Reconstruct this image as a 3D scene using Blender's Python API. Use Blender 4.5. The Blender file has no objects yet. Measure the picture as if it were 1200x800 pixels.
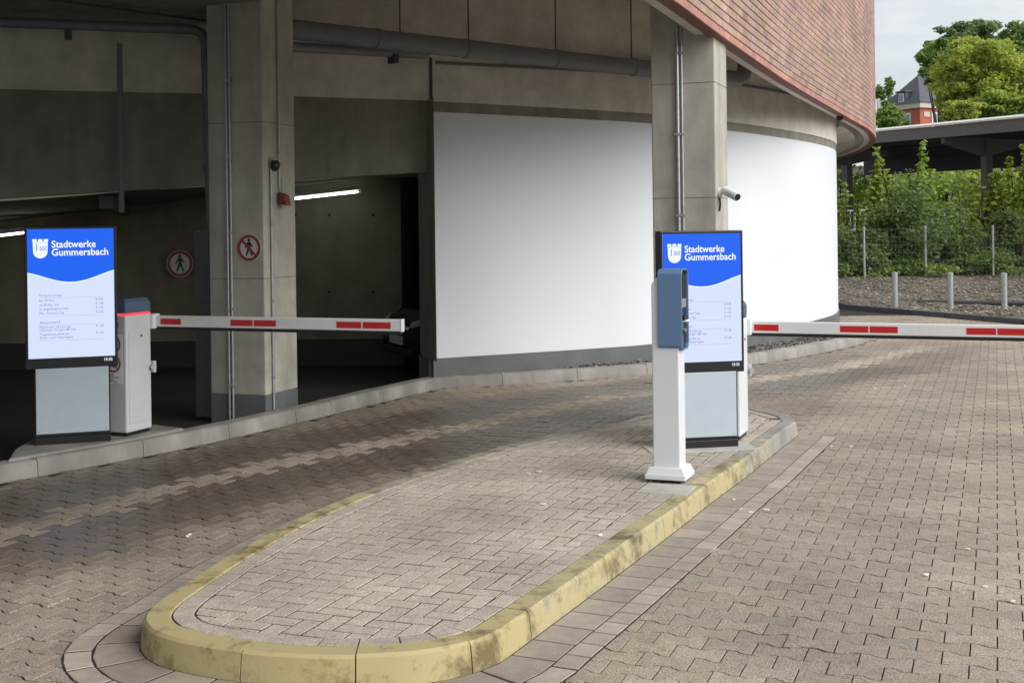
import bpy, bmesh, math, random
import numpy as np
from mathutils import Vector, Matrix

random.seed(7)
rng = np.random.default_rng(7)
scn = bpy.context.scene
COL = scn.collection
R = math.radians

# ------------------------------------------------------------------ camera
F, CX, HY, PHI, HC = 1480.0, 600.0, 265.0, 0.013, 1.9
cam = bpy.data.cameras.new('camera')
cam.sensor_width = 36.0
cam.lens = F / 1200.0 * 36.0
cam.shift_y = -(400.0 - HY) / 1200.0
cam.clip_end = 1500.0
cam_o = bpy.data.objects.new('camera', cam)
COL.objects.link(cam_o)
cam_o.matrix_world = Matrix.Translation((0, 0, HC)) @ Matrix.Rotation(PHI, 4, 'Y') @ Matrix.Rotation(R(90), 4, 'X')
scn.camera = cam_o

# ------------------------------------------------------------------ sky, sun, exposure
SUN_AZ, SUN_EL = R(125), R(33)          # azimuth measured from +Y towards +X
world = bpy.data.worlds.new('World')
scn.world = world
world.use_nodes = True
wn, wl = world.node_tree.nodes, world.node_tree.links
wn.clear()
w_out = wn.new('ShaderNodeOutputWorld')
w_bg = wn.new('ShaderNodeBackground')
w_bg.inputs['Strength'].default_value = 0.1
w_sky = wn.new('ShaderNodeTexSky')
w_sky.sky_type = 'NISHITA'
w_sky.sun_disc = False
w_sky.sun_elevation = SUN_EL
w_sky.sun_rotation = SUN_AZ
w_tc = wn.new('ShaderNodeTexCoord')
w_map = wn.new('ShaderNodeMapping')
w_map.inputs['Scale'].default_value = (1.6, 1.6, 6.0)
w_no = wn.new('ShaderNodeTexNoise')
w_no.inputs['Scale'].default_value = 2.3
w_no.inputs['Detail'].default_value = 6.0
w_no.inputs['Roughness'].default_value = 0.55
w_rmp = wn.new('ShaderNodeValToRGB')
w_rmp.color_ramp.elements[0].position = 0.36
w_rmp.color_ramp.elements[0].color = (3.7, 4.1, 4.55, 1)
w_rmp.color_ramp.elements[1].position = 0.62
w_rmp.color_ramp.elements[1].color = (6.1, 6.2, 6.2, 1)
w_mix = wn.new('ShaderNodeMixRGB')
w_mix.inputs['Fac'].default_value = 0.88
wl.new(w_tc.outputs['Generated'], w_map.inputs['Vector'])
wl.new(w_map.outputs['Vector'], w_no.inputs['Vector'])
wl.new(w_no.outputs['Fac'], w_rmp.inputs['Fac'])
wl.new(w_sky.outputs['Color'], w_mix.inputs['Color1'])
wl.new(w_rmp.outputs['Color'], w_mix.inputs['Color2'])
wl.new(w_mix.outputs['Color'], w_bg.inputs['Color'])
wl.new(w_bg.outputs['Background'], w_out.inputs['Surface'])

sun = bpy.data.lights.new('sun', 'SUN')
sun.energy = 2.3
sun.angle = R(50)
sun.color = (1.0, 0.975, 0.94)
sun_o = bpy.data.objects.new('sun', sun)
COL.objects.link(sun_o)
sd = Vector((math.sin(SUN_AZ) * math.cos(SUN_EL), math.cos(SUN_AZ) * math.cos(SUN_EL), math.sin(SUN_EL)))
sun_o.rotation_euler = sd.to_track_quat('Z', 'Y').to_euler()
sun_o.location = sd * 60

vs = scn.view_settings
vs.view_transform = 'Standard'
vs.look = 'None'
vs.exposure = 0.62
vs.gamma = 1.0
vs.use_curve_mapping = False

# ------------------------------------------------------------------ survey helpers (metres from measured sight lines)
def _r(x, y):
    u, v = x - CX, HY - y
    return u + v * PHI, v - u * PHI

def gp(x, y, z=0.0):
    a, b = _r(x, y)
    Y = F * (z - HC) / b
    return Vector((a * Y / F, Y, z))

def gd(x, y, Y):
    a, b = _r(x, y)
    return Vector((a * Y / F, Y, HC + b * Y / F))

def spline(pts, n=10):
    p = [np.array(q, float) for q in pts]
    p = [2 * p[0] - p[1]] + p + [2 * p[-1] - p[-2]]
    out = []
    for i in range(1, len(p) - 2):
        for k in range(n):
            t = k / n
            a, b, c, d = p[i - 1], p[i], p[i + 1], p[i + 2]
            out.append(.5 * ((2 * b) + (c - a) * t + (2 * a - 5 * b + 4 * c - d) * t * t + (3 * b - a - 3 * c + d) * t ** 3))
    out.append(p[-2])
    return [Vector((float(q[0]), float(q[1]))) for q in out]

class Path:
    """2-D polyline with arc length, tangents and left-hand normals"""
    def __init__(s, pts):
        s.p = [Vector((q[0], q[1])) for q in pts]
        s.s = [0.0]
        for a, b in zip(s.p, s.p[1:]):
            s.s.append(s.s[-1] + (b - a).length)
        s.L = s.s[-1]
    def at(s, d):
        d = min(max(d, 0.0), s.L - 1e-6)
        lo = int(np.searchsorted(s.s, d, side='right')) - 1
        lo = min(max(lo, 0), len(s.p) - 2)
        t = (d - s.s[lo]) / max(s.s[lo + 1] - s.s[lo], 1e-9)
        def tan(i):
            a = s.p[max(i - 1, 0)]; b = s.p[min(i + 1, len(s.p) - 1)]
            return (b - a).normalized()
        tg = (tan(lo) * (1 - t) + tan(lo + 1) * t).normalized()
        return s.p[lo].lerp(s.p[lo + 1], t), tg
    def off(s, d, o):
        p, t = s.at(d)
        return p + Vector((-t.y, t.x)) * o

# ------------------------------------------------------------------ materials
def mat_base(name):
    m = bpy.data.materials.new(name)
    m.use_nodes = True
    n = m.node_tree.nodes
    return m, n, m.node_tree.links, n['Principled BSDF']

def rgb(c):
    return (c[0], c[1], c[2], 1.0)

def plain(name, c, rough=.5, metal=0.0, spec=.5, noise=0.0, nscale=8.0, bump=0.0, bscale=60.0):
    m, n, l, b = mat_base(name)
    b.inputs['Base Color'].default_value = rgb(c)
    b.inputs['Roughness'].default_value = rough
    b.inputs['Metallic'].default_value = metal
    b.inputs['Specular IOR Level'].default_value = spec
    if noise or bump:
        tc = n.new('ShaderNodeTexCoord')
    if noise:
        t = n.new('ShaderNodeTexNoise'); t.inputs['Scale'].default_value = nscale
        t.inputs['Detail'].default_value = 5
        l.new(tc.outputs['Object'], t.inputs['Vector'])
        r = n.new('ShaderNodeValToRGB')
        r.color_ramp.elements[0].position = .3; r.color_ramp.elements[1].position = .7
        r.color_ramp.elements[0].color = rgb([x * (1 - noise) for x in c])
        r.color_ramp.elements[1].color = rgb([min(1, x * (1 + noise)) for x in c])
        l.new(t.outputs['Fac'], r.inputs['Fac'])
        l.new(r.outputs['Color'], b.inputs['Base Color'])
        mr = n.new('ShaderNodeMapRange')
        mr.inputs['To Min'].default_value = max(0, rough - .1); mr.inputs['To Max'].default_value = min(1, rough + .1)
        l.new(t.outputs['Fac'], mr.inputs['Value']); l.new(mr.outputs['Result'], b.inputs['Roughness'])
    if bump:
        t2 = n.new('ShaderNodeTexNoise'); t2.inputs['Scale'].default_value = bscale; t2.inputs['Detail'].default_value = 4
        l.new(tc.outputs['Object'], t2.inputs['Vector'])
        bp = n.new('ShaderNodeBump'); bp.inputs['Strength'].default_value = bump; bp.inputs['Distance'].default_value = .01
        l.new(t2.outputs['Fac'], bp.inputs['Height']); l.new(bp.outputs['Normal'], b.inputs['Normal'])
    return m

def glow(name, c, s=1.0):
    m, n, l, b = mat_base(name)
    b.inputs['Base Color'].default_value = (0.01, 0.01, 0.01, 1)
    b.inputs['Roughness'].default_value = .25
    b.inputs['Emission Color'].default_value = rgb(c)
    b.inputs['Emission Strength'].default_value = s * .66
    return m

def stone(name, c, source, speck=.22, grain=170.0, rough=.8, big=.16, bump=.35, damp=False):
    """speckled concrete block; `source` gives each piece's own tint: 'attr', 'object' or None"""
    m, n, l, b = mat_base(name)
    geo = n.new('ShaderNodeNewGeometry')
    t1 = n.new('ShaderNodeTexNoise'); t1.inputs['Scale'].default_value = grain; t1.inputs['Detail'].default_value = 2
    t2 = n.new('ShaderNodeTexNoise'); t2.inputs['Scale'].default_value = 1.1; t2.inputs['Detail'].default_value = 6
    t3 = n.new('ShaderNodeTexNoise'); t3.inputs['Scale'].default_value = 14.0; t3.inputs['Detail'].default_value = 5
    for t in (t1, t2, t3):
        l.new(geo.outputs['Position'], t.inputs['Vector'])
    def rng_(t, lo, hi, a, c_):
        r = n.new('ShaderNodeMapRange')
        r.inputs['From Min'].default_value = lo; r.inputs['From Max'].default_value = hi
        r.inputs['To Min'].default_value = a; r.inputs['To Max'].default_value = c_
        l.new(t.outputs['Fac'], r.inputs['Value']); return r.outputs['Result']
    def mul(a, b_):
        x = n.new('ShaderNodeMath'); x.operation = 'MULTIPLY'
        l.new(a, x.inputs[0]); l.new(b_, x.inputs[1]); return x.outputs[0]
    f = mul(mul(rng_(t1, .37, .63, 1 - speck, 1 + speck), rng_(t2, .3, .7, 1 - big, 1 + big)), rng_(t3, .3, .7, .88, 1.1))
    mx = n.new('ShaderNodeMixRGB'); mx.blend_type = 'MULTIPLY'; mx.inputs['Fac'].default_value = 1
    mx.inputs['Color1'].default_value = rgb(c)
    l.new(f, mx.inputs['Color2'])
    out = mx.outputs['Color']
    if source:
        m2 = n.new('ShaderNodeMixRGB'); m2.blend_type = 'MULTIPLY'; m2.inputs['Fac'].default_value = 1
        l.new(out, m2.inputs['Color1'])
        if source == 'attr':
            a = n.new('ShaderNodeAttribute'); a.attribute_name = 'tint'
            l.new(a.outputs['Color'], m2.inputs['Color2'])
        else:
            a = n.new('ShaderNodeObjectInfo')
            l.new(a.outputs['Color'], m2.inputs['Color2'])
        out = m2.outputs['Color']
    l.new(out, b.inputs['Base Color'])
    rgh = rng_(t2, .3, .7, rough - .12, rough + .08)
    if damp:                                   # tyre-polished, damp blocks are darker and smoother
        dm_ = n.new('ShaderNodeMapRange')
        for k, v in zip(('From Min', 'From Max', 'To Min', 'To Max'), (.5, .85, .58, 1.0)):
            dm_.inputs[k].default_value = v
        l.new(a.outputs['Color'], dm_.inputs['Value'])
        rgh = mul(rgh, dm_.outputs['Result'])
    l.new(rgh, b.inputs['Roughness'])
    bp = n.new('ShaderNodeBump'); bp.inputs['Strength'].default_value = bump; bp.inputs['Distance'].default_value = .004
    l.new(t1.outputs['Fac'], bp.inputs['Height']); l.new(bp.outputs['Normal'], b.inputs['Normal'])
    return m

def concrete(name, c, streak=.25, boards=0.0, rough=.85):
    m, n, l, b = mat_base(name)
    geo = n.new('ShaderNodeNewGeometry')
    mp = n.new('ShaderNodeMapping'); mp.inputs['Scale'].default_value = (2.2, 2.2, .35)
    l.new(geo.outputs['Position'], mp.inputs['Vector'])
    t1 = n.new('ShaderNodeTexNoise'); t1.inputs['Scale'].default_value = 1.6; t1.inputs['Detail'].default_value = 8
    t1.inputs['Roughness'].default_value = .6
    l.new(mp.outputs['Vector'], t1.inputs['Vector'])
    t2 = n.new('ShaderNodeTexNoise'); t2.inputs['Scale'].default_value = 3.5; t2.inputs['Detail'].default_value = 10
    t2.inputs['Roughness'].default_value = .65
    l.new(geo.outputs['Position'], t2.inputs['Vector'])
    t3 = n.new('ShaderNodeTexVoronoi'); t3.inputs['Scale'].default_value = 9
    l.new(geo.outputs['Position'], t3.inputs['Vector'])
    def mr(o, lo, hi, a, c_):
        r = n.new('ShaderNodeMapRange')
        for k, v in zip(('From Min', 'From Max', 'To Min', 'To Max'), (lo, hi, a, c_)):
            r.inputs[k].default_value = v
        l.new(o, r.inputs['Value']); return r.outputs['Result']
    def mul(a, b_):
        x = n.new('ShaderNodeMath'); x.operation = 'MULTIPLY'
        l.new(a, x.inputs[0]); l.new(b_, x.inputs[1]); return x.outputs[0]
    f = mul(mr(t1.outputs['Fac'], .3, .7, 1 - streak, 1 + streak * .6), mr(t2.outputs['Fac'], .3, .7, .82, 1.14))
    f = mul(f, mr(t3.outputs['Distance'], .02, .07, .72, 1.0))
    mx = n.new('ShaderNodeMixRGB'); mx.blend_type = 'MULTIPLY'; mx.inputs['Fac'].default_value = 1
    mx.inputs['Color1'].default_value = rgb(c)
    l.new(f, mx.inputs['Color2'])
    l.new(mx.outputs['Color'], b.inputs['Base Color'])
    b.inputs['Roughness'].default_value = rough
    bp = n.new('ShaderNodeBump'); bp.inputs['Strength'].default_value = .3; bp.inputs['Distance'].default_value = .01
    l.new(t2.outputs['Fac'], bp.inputs['Height']); l.new(bp.outputs['Normal'], b.inputs['Normal'])
    return m

def painted_kerb(name, paint, under, wear):
    """worn paint over concrete"""
    m, n, l, b = mat_base(name)
    geo = n.new('ShaderNodeNewGeometry')
    t1 = n.new('ShaderNodeTexNoise'); t1.inputs['Scale'].default_value = 11; t1.inputs['Detail'].default_value = 12; t1.inputs['Roughness'].default_value = .75
    t2 = n.new('ShaderNodeTexNoise'); t2.inputs['Scale'].default_value = 3.6; t2.inputs['Detail'].default_value = 10; t2.inputs['Roughness'].default_value = .7
    t3 = n.new('ShaderNodeTexNoise'); t3.inputs['Scale'].default_value = 120; t3.inputs['Detail'].default_value = 2
    for t in (t1, t2, t3):
        l.new(geo.outputs['Position'], t.inputs['Vector'])
    r = n.new('ShaderNodeValToRGB')
    r.color_ramp.elements[0].position = wear - .03; r.color_ramp.elements[0].color = rgb(under)
    r.color_ramp.elements[1].position = wear + .03; r.color_ramp.elements[1].color = rgb(paint)
    l.new(t1.outputs['Fac'], r.inputs['Fac'])
    r2 = n.new('ShaderNodeValToRGB')
    r2.color_ramp.elements[0].position = .36; r2.color_ramp.elements[0].color = (.26, .22, .17, 1)
    r2.color_ramp.elements[1].position = .50; r2.color_ramp.elements[1].color = (1, 1, 1, 1)
    l.new(t2.outputs['Fac'], r2.inputs['Fac'])
    mx = n.new('ShaderNodeMixRGB'); mx.blend_type = 'MULTIPLY'; mx.inputs['Fac'].default_value = .85
    l.new(r.outputs['Color'], mx.inputs['Color1']); l.new(r2.outputs['Color'], mx.inputs['Color2'])
    l.new(mx.outputs['Color'], b.inputs['Base Color'])
    b.inputs['Roughness'].default_value = .75
    bp = n.new('ShaderNodeBump'); bp.inputs['Strength'].default_value = .3; bp.inputs['Distance'].default_value = .004
    l.new(t3.outputs['Fac'], bp.inputs['Height']); l.new(bp.outputs['Normal'], b.inputs['Normal'])
    return m

def leafmat(name, c1, c2, transl=.25):
    m, n, l, b = mat_base(name)
    a = n.new('ShaderNodeAttribute'); a.attribute_name = 'tint'
    r = n.new('ShaderNodeValToRGB')
    r.color_ramp.elements[0].color = rgb(c1); r.color_ramp.elements[1].color = rgb(c2)
    l.new(a.outputs['Fac'], r.inputs['Fac'])
    l.new(r.outputs['Color'], b.inputs['Base Color'])
    b.inputs['Roughness'].default_value = .55
    tr = n.new('ShaderNodeBsdfTranslucent')
    l.new(r.outputs['Color'], tr.inputs['Color'])
    ms = n.new('ShaderNodeMixShader'); ms.inputs['Fac'].default_value = transl
    o = n['Material Output']
    l.new(b.outputs['BSDF'], ms.inputs[1]); l.new(tr.outputs['BSDF'], ms.inputs[2])
    l.new(ms.outputs['Shader'], o.inputs['Surface'])
    return m

M = {}
PAVC = (.33, .274, .215)
M['paver_one'] = stone('paver_single', PAVC, 'object', speck=.4, grain=120, damp=True)
M['paver_mass'] = stone('paver_mass', PAVC, 'attr', speck=.4, grain=120, damp=True)
ISC = (.48, .42, .355)
M['isl_one'] = stone('island_paver_single', ISC, 'object', speck=.25, grain=120)
M['isl_mass'] = stone('island_paver_mass', ISC, 'attr', speck=.25, grain=120)
M['bed'] = stone('joint_sand', (.026, .022, .018), None, speck=.4)
M['gutter'] = stone('gutter_block', (.345, .30, .255), 'object', speck=.15)
M['sett'] = stone('sett_block', (.40, .35, .295), 'object', speck=.15)
M['kerb'] = concrete('kerb_concrete', (.30, .285, .26), .3)
M['kerb_y'] = painted_kerb('kerb_yellow', (.46, .38, .19), (.29, .26, .19), .38)
M['kerb_y2'] = painted_kerb('kerb_yellow_worn', (.45, .385, .21), (.32, .285, .21), .44)
M['kerb_l'] = concrete('pale_concrete', (.50, .48, .44), .2)
M['kerb_y3'] = painted_kerb('kerb_yellow_faded', (.40, .355, .24), (.31, .285, .235), .52)
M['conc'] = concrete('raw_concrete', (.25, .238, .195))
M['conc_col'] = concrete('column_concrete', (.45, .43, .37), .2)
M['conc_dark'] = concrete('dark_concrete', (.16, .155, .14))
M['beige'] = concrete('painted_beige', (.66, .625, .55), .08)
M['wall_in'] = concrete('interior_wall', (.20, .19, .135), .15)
M['white_wall'] = plain('white_wall_paint', (.70, .735, .775), .6, noise=.025, nscale=.6, bump=.05, bscale=90)
M['plinth'] = plain('plinth_grey', (.125, .13, .135), .7, noise=.15, nscale=4, bump=.1)
M['dado'] = plain('dado_black', (.03, .03, .03), .7)
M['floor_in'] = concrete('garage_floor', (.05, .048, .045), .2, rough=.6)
M['asphalt'] = stone('asphalt', (.06, .06, .06), None)
M['mortar'] = stone('mortar', (.58, .52, .48), None, speck=.12, grain=80)
M['brick_one'] = stone('brick_single', (.42, .27, .225), 'object', speck=.12, grain=60, bump=.2)
M['brick_mass'] = stone('brick_mass', (.42, .27, .225), 'attr', speck=.12, grain=60, bump=.2)
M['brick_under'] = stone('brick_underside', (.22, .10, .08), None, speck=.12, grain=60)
M['pipe'] = plain('pipe_grey', (.17, .178, .19), .5, noise=.1)
M['galv'] = plain('galvanised', (.42, .43, .43), .45, metal=.6, noise=.15, nscale=20)
M['black'] = plain('black_housing', (.012, .012, .014), .35)
M['rubber'] = plain('rubber', (.015, .015, .015), .7)
M['panel'] = plain('panel_grey', (.44, .51, .565), .45, noise=.03)
M['white_pc'] = plain('white_powder_coat', (.70, .725, .75), .4, noise=.02)
M['grey_pc'] = plain('grey_powder_coat', (.60, .615, .635), .42, noise=.02)
M['navy'] = plain('navy_cap', (.075, .115, .19), .4)
M['blue'] = plain('blue_head', (.115, .205, .36), .42, noise=.03)
M['glassy'] = plain('dark_glass', (.02, .025, .028), .08)
M['boom'] = plain('boom_white', (.74, .74, .73), .4, noise=.03)
M['red'] = plain('red_film', (.52, .012, .014), .35)
M['led'] = glow('led_red', (1.0, .05, .09), 1.3)
M['scr_blue'] = glow('screen_blue', (0.0, .115, .88), 1.0)
M['scr_pale'] = glow('screen_pale', (.66, .75, 1.0), 1.0)
M['scr_white'] = glow('screen_white', (.9, .95, 1.0), 1.0)
M['scr_text'] = glow('screen_text', (.16, .19, .36), 1.0)
M['scr_line'] = glow('screen_line', (.36, .42, .70), 1.0)
M['tube'] = glow('tube_light', (1.0, .98, .86), 10.0)
M['sign_w'] = plain('sign_white', (.62, .62, .60), .4)
M['sign_r'] = plain('sign_red', (.30, .025, .03), .4)
M['sign_k'] = plain('sign_black', (.015, .015, .015), .4)
M['sheet'] = plain('sticker_sheet', (.85, .85, .83), .45)
M['tread'] = plain('tread_plate', (.10, .105, .105), .45, metal=.5, noise=.15, nscale=12)
M['rust'] = plain('red_plastic', (.19, .045, .03), .6)
M['carpaint'] = plain('car_paint', (.012, .013, .015), .15)
M['chrome'] = plain('chrome', (.75, .76, .78), .12, metal=1.0)
M['lamp'] = plain('headlamp', (.42, .44, .45), .1)
M['plate'] = plain('number_plate', (.55, .56, .55), .4)
M['gravel'] = stone('gravel', (.17, .155, .14), 'attr', speck=.3, grain=40)
M['bank'] = stone('bank_gravel', (.15, .128, .108), None, speck=.55, grain=16, bump=.9, big=.25)
M['steel'] = plain('steel_grey', (.13, .14, .15), .5, noise=.1)
M['steel_d'] = plain('steel_dark', (.06, .063, .07), .6)
M['roof_edge'] = plain('roof_edge', (.74, .75, .74), .5)
M['wire'] = plain('fence_wire', (.10, .11, .105), .5)
M['slate'] = concrete('slate', (.085, .09, .105), .15, rough=.6)
M['cream'] = plain('cream_cornice', (.52, .48, .40), .7)
M['housebrick'] = stone('house_brick', (.40, .11, .065), None, speck=.2, grain=6)
M['pane'] = plain('window_pane', (.20, .24, .27), .1)
M['hill_g'] = plain('hill_grass', (.05, .07, .025), .9, noise=.3)
M['bark'] = plain('bark', (.06, .045, .033), .9, noise=.3, bump=.5, bscale=25)
M['lf_dark'] = leafmat('leaf_dark', (.09, .145, .055), (.30, .40, .14), .5)
M['lf_mid'] = leafmat('leaf_mid', (.11, .20, .05), (.36, .48, .12), .5)
M['lf_light'] = leafmat('leaf_light', (.18, .29, .045), (.52, .64, .12), .5)
M['lf_yel'] = leafmat('leaf_yellow', (.26, .33, .06), (.62, .67, .13), .5)

# ------------------------------------------------------------------ mesh helpers
def link(name, me, parent=None, loc=None, rz=None):
    o = bpy.data.objects.new(name, me)
    COL.objects.link(o)
    if parent is not None:
        o.parent = parent
    if loc is not None:
        o.location = loc
    if rz is not None:
        o.rotation_euler = (0, 0, rz)
    return o

def empty(name, loc=(0, 0, 0), rz=0.0):
    o = bpy.data.objects.new(name, None)
    o.empty_display_size = .1
    COL.objects.link(o)
    o.location = loc
    o.rotation_euler = (0, 0, rz)
    return o

def tag(o, label, cat, group=None):
    o['label'] = label
    o['category'] = cat
    if group:
        o['group'] = group
    return o

def struct(o):
    o['kind'] = 'structure'
    return o

def stuff(o):
    o['kind'] = 'stuff'
    return o

class MB:
    def __init__(s):
        s.v, s.f, s.t = [], [], []
    def add(s, vs_, fs, tint=None):
        b = len(s.v)
        s.v += [tuple(p) for p in vs_]
        s.f += [tuple(i + b for i in q) for q in fs]
        if tint is not None:
            s.t += [tint] * len(vs_)
        return s
    def box(s, c, d, rz=0.0, tint=None, top=1.0):
        hx, hy, hz = d[0] / 2, d[1] / 2, d[2] / 2
        cs, sn = math.cos(rz), math.sin(rz)
        vs_ = []
        for z, k in ((-hz, 1.0), (hz, top)):
            for x, y in ((-hx, -hy), (hx, -hy), (hx, hy), (-hx, hy)):
                x *= k; y *= k
                vs_.append((c[0] + x * cs - y * sn, c[1] + x * sn + y * cs, c[2] + z))
        return s.add(vs_, [(0, 3, 2, 1), (4, 5, 6, 7), (0, 1, 5, 4), (1, 2, 6, 5), (2, 3, 7, 6), (3, 0, 4, 7)], tint)
    def prism(s, poly, z0, z1, tint=None):
        n = len(poly)
        vs_ = [(p[0], p[1], z0) for p in poly] + [(p[0], p[1], z1) for p in poly]
        fs = [tuple(range(n - 1, -1, -1)), tuple(range(n, 2 * n))]
        fs += [(i, (i + 1) % n, n + (i + 1) % n, n + i) for i in range(n)]
        return s.add(vs_, fs, tint)
    def slab_y(s, poly, y0, y1):
        """polygon in the x-z plane given counter-clockwise seen from -y, from y0 (front) to y1"""
        n = len(poly)
        vs_ = [(p[0], y0, p[1]) for p in poly] + [(p[0], y1, p[1]) for p in poly]
        fs = [tuple(range(n)), tuple(range(2 * n - 1, n - 1, -1))]
        fs += [((i + 1) % n, i, n + i, n + (i + 1) % n) for i in range(n)]
        return s.add(vs_, fs)
    def tube(s, pts, r, seg=10, tint=None, cap=True):
        pts = [Vector(p) for p in pts]
        rs = r if isinstance(r, (list, tuple)) else [r] * len(pts)
        vs_, fs = [], []
        prev = None
        for i, p in enumerate(pts):
            d = (pts[min(i + 1, len(pts) - 1)] - pts[max(i - 1, 0)])
            d = d.normalized() if d.length > 1e-9 else Vector((0, 0, 1))
            if prev is None:
                a = d.orthogonal().normalized()
            else:
                a = (prev - d * prev.dot(d))
                a = a.normalized() if a.length > 1e-6 else d.orthogonal().normalized()
            prev = a
            b = d.cross(a)
            for k in range(seg):
                an = 2 * math.pi * k / seg
                vs_.append(p + (a * math.cos(an) + b * math.sin(an)) * rs[i])
        for i in range(len(pts) - 1):
            for k in range(seg):
                k2 = (k + 1) % seg
                fs.append((i * seg + k, i * seg + k2, (i + 1) * seg + k2, (i + 1) * seg + k))
        if cap:
            fs.append(tuple(range(seg - 1, -1, -1)))
            o = (len(pts) - 1) * seg
            fs.append(tuple(range(o, o + seg)))
        return s.add(vs_, fs, tint)
    def ribbon(s, path, d0, d1, z0, z1, thick, side=1, step=.25, front=0.0):
        """wall along a Path: front face at offset `front`, back at front+side*thick. z0/z1 may be functions of x"""
        n = max(2, int(abs(d1 - d0) / step) + 1)
        zf0 = z0 if callable(z0) else (lambda x, z=z0: z)
        zf1 = z1 if callable(z1) else (lambda x, z=z1: z)
        vs_, fs = [], []
        for i in range(n):
            d = d0 + (d1 - d0) * i / (n - 1)
            a = path.off(d, front); b = path.off(d, front + side * thick)
            vs_ += [(a.x, a.y, zf0(a.x)), (a.x, a.y, zf1(a.x)), (b.x, b.y, zf1(a.x)), (b.x, b.y, zf0(a.x))]
        for i in range(n - 1):
            o = i * 4
            for k in range(4):
                k2 = (k + 1) % 4
                fs.append((o + k, o + 4 + k, o + 4 + k2, o + k2))
        fs.append((0, 1, 2, 3)); o = (n - 1) * 4
        fs.append((o + 3, o + 2, o + 1, o))
        return s.add(vs_, fs)
    def mesh(s, name, mat, bevel=0.0, seg=2, smooth=False, sharp=40):
        me = bpy.data.meshes.new(name)
        me.from_pydata(s.v, [], s.f)
        if s.t:
            ca = me.color_attributes.new('tint', 'FLOAT_COLOR', 'POINT')
            arr = np.ones((len(s.v), 4), np.float32)
            arr[:, :3] = np.array([(t, t, t) if isinstance(t, float) else t for t in s.t], np.float32)
            ca.data.foreach_set('color', arr.ravel())
        if not s.t or bevel:
            bm = bmesh.new(); bm.from_mesh(me)
            bmesh.ops.recalc_face_normals(bm, faces=bm.faces)
            if bevel:
                ed = [e for e in bm.edges if len(e.link_faces) == 2 and e.calc_face_angle(0) > .5]
                bmesh.ops.bevel(bm, geom=ed, offset=bevel, segments=seg, affect='EDGES', profile=.5, clamp_overlap=True)
            bm.to_mesh(me); bm.free()
        if smooth:
            for p in me.polygons:
                p.use_smooth = True
            try:
                me.set_sharp_from_angle(angle=R(sharp))
            except Exception:
                pass
        me.materials.append(mat if not isinstance(mat, str) else M[mat])
        me.update()
        return me
    def build(s, name, mat, parent=None, bevel=0.0, seg=2, smooth=False, loc=None, rz=None, sharp=40):
        return link(name, s.mesh(name, mat, bevel, seg, smooth, sharp), parent, loc, rz)

def text_obj(name, body, width, x, z, y, mat, parent, bold=0.0, align='LEFT', height=None):
    """flat lettering in the local x-z plane facing -y"""
    cu = bpy.data.curves.new('lettering', 'FONT')
    cu.body = body; cu.size = 1.0; cu.offset = bold; cu.resolution_u = 3
    cu.align_x = 'LEFT'
    t = bpy.data.objects.new('lettering', cu)
    COL.objects.link(t)
    dg = bpy.context.evaluated_depsgraph_get()
    me = bpy.data.meshes.new_from_object(t.evaluated_get(dg))
    bpy.data.objects.remove(t); bpy.data.curves.remove(cu)
    co = np.array([v.co[:] for v in me.vertices], float)
    x0, x1 = co[:, 0].min(), co[:, 0].max()
    sc = width / (x1 - x0)
    sy = sc if height is None else height
    for v, c in zip(me.vertices, co):
        px = (c[0] - x0) * sc
        if align == 'RIGHT':
            px -= width
        v.co = (x + px, y, z + c[1] * sy)
    me.materials.clear(); me.materials.append(M[mat])
    me.name = name
    return link(name, me, parent)

def disc_pts(cx, cz, r, n=28):
    return [(cx + r * math.cos(2 * math.pi * k / n), cz + r * math.sin(2 * math.pi * k / n)) for k in range(n)]

def ring_mb(cx, cz, r0, r1, y0, y1, n=32):
    mb = MB(); vs_, fs = [], []
    for k in range(n):
        a = 2 * math.pi * k / n
        for r, y in ((r0, y0), (r1, y0), (r1, y1), (r0, y1)):
            vs_.append((cx + r * math.cos(a), y, cz + r * math.sin(a)))
    for k in range(n):
        o, p = k * 4, ((k + 1) % n) * 4
        for j in range(4):
            j2 = (j + 1) % 4
            fs.append((o + j, p + j, p + j2, o + j2))
    return mb.add(vs_, fs)

def bar(mb, a, b, w0, w1, y0, y1):
    """tapered bar in x-z plane"""
    d = Vector((b[0] - a[0], b[1] - a[1])); d.normalize()
    n = Vector((-d.y, d.x))
    poly = [(a[0] - n.x * w0, a[1] - n.y * w0), (b[0] - n.x * w1, b[1] - n.y * w1), (b[0] + n.x * w1, b[1] + n.y * w1), (a[0] + n.x * w0, a[1] + n.y * w0)]
    mb.slab_y(poly, y0, y1)

def clip_convex(poly, hull):
    out = list(poly)
    n = len(hull)
    for i in range(n):
        a, b = hull[i], hull[(i + 1) % n]
        e = (b[0] - a[0], b[1] - a[1])
        inp, out = out, []
        if not inp:
            break
        def sd_(p):
            return e[0] * (p[1] - a[1]) - e[1] * (p[0] - a[0])
        for j in range(len(inp)):
            p, q = inp[j], inp[(j + 1) % len(inp)]
            sp, sq = sd_(p), sd_(q)
            if sp >= 0:
                out.append(p)
            if (sp >= 0) != (sq >= 0):
                t = sp / (sp - sq)
                out.append((p[0] + (q[0] - p[0]) * t, p[1] + (q[1] - p[1]) * t))
    return out

def hull2(pts):
    pts = sorted(set((round(p[0], 5), round(p[1], 5)) for p in pts))
    def half(ps):
        h = []
        for p in ps:
            while len(h) >= 2 and (h[-1][0] - h[-2][0]) * (p[1] - h[-2][1]) - (h[-1][1] - h[-2][1]) * (p[0] - h[-2][0]) <= 0:
                h.pop()
            h.append(p)
        return h
    return half(pts)[:-1] + half(pts[::-1])[:-1]

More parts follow.
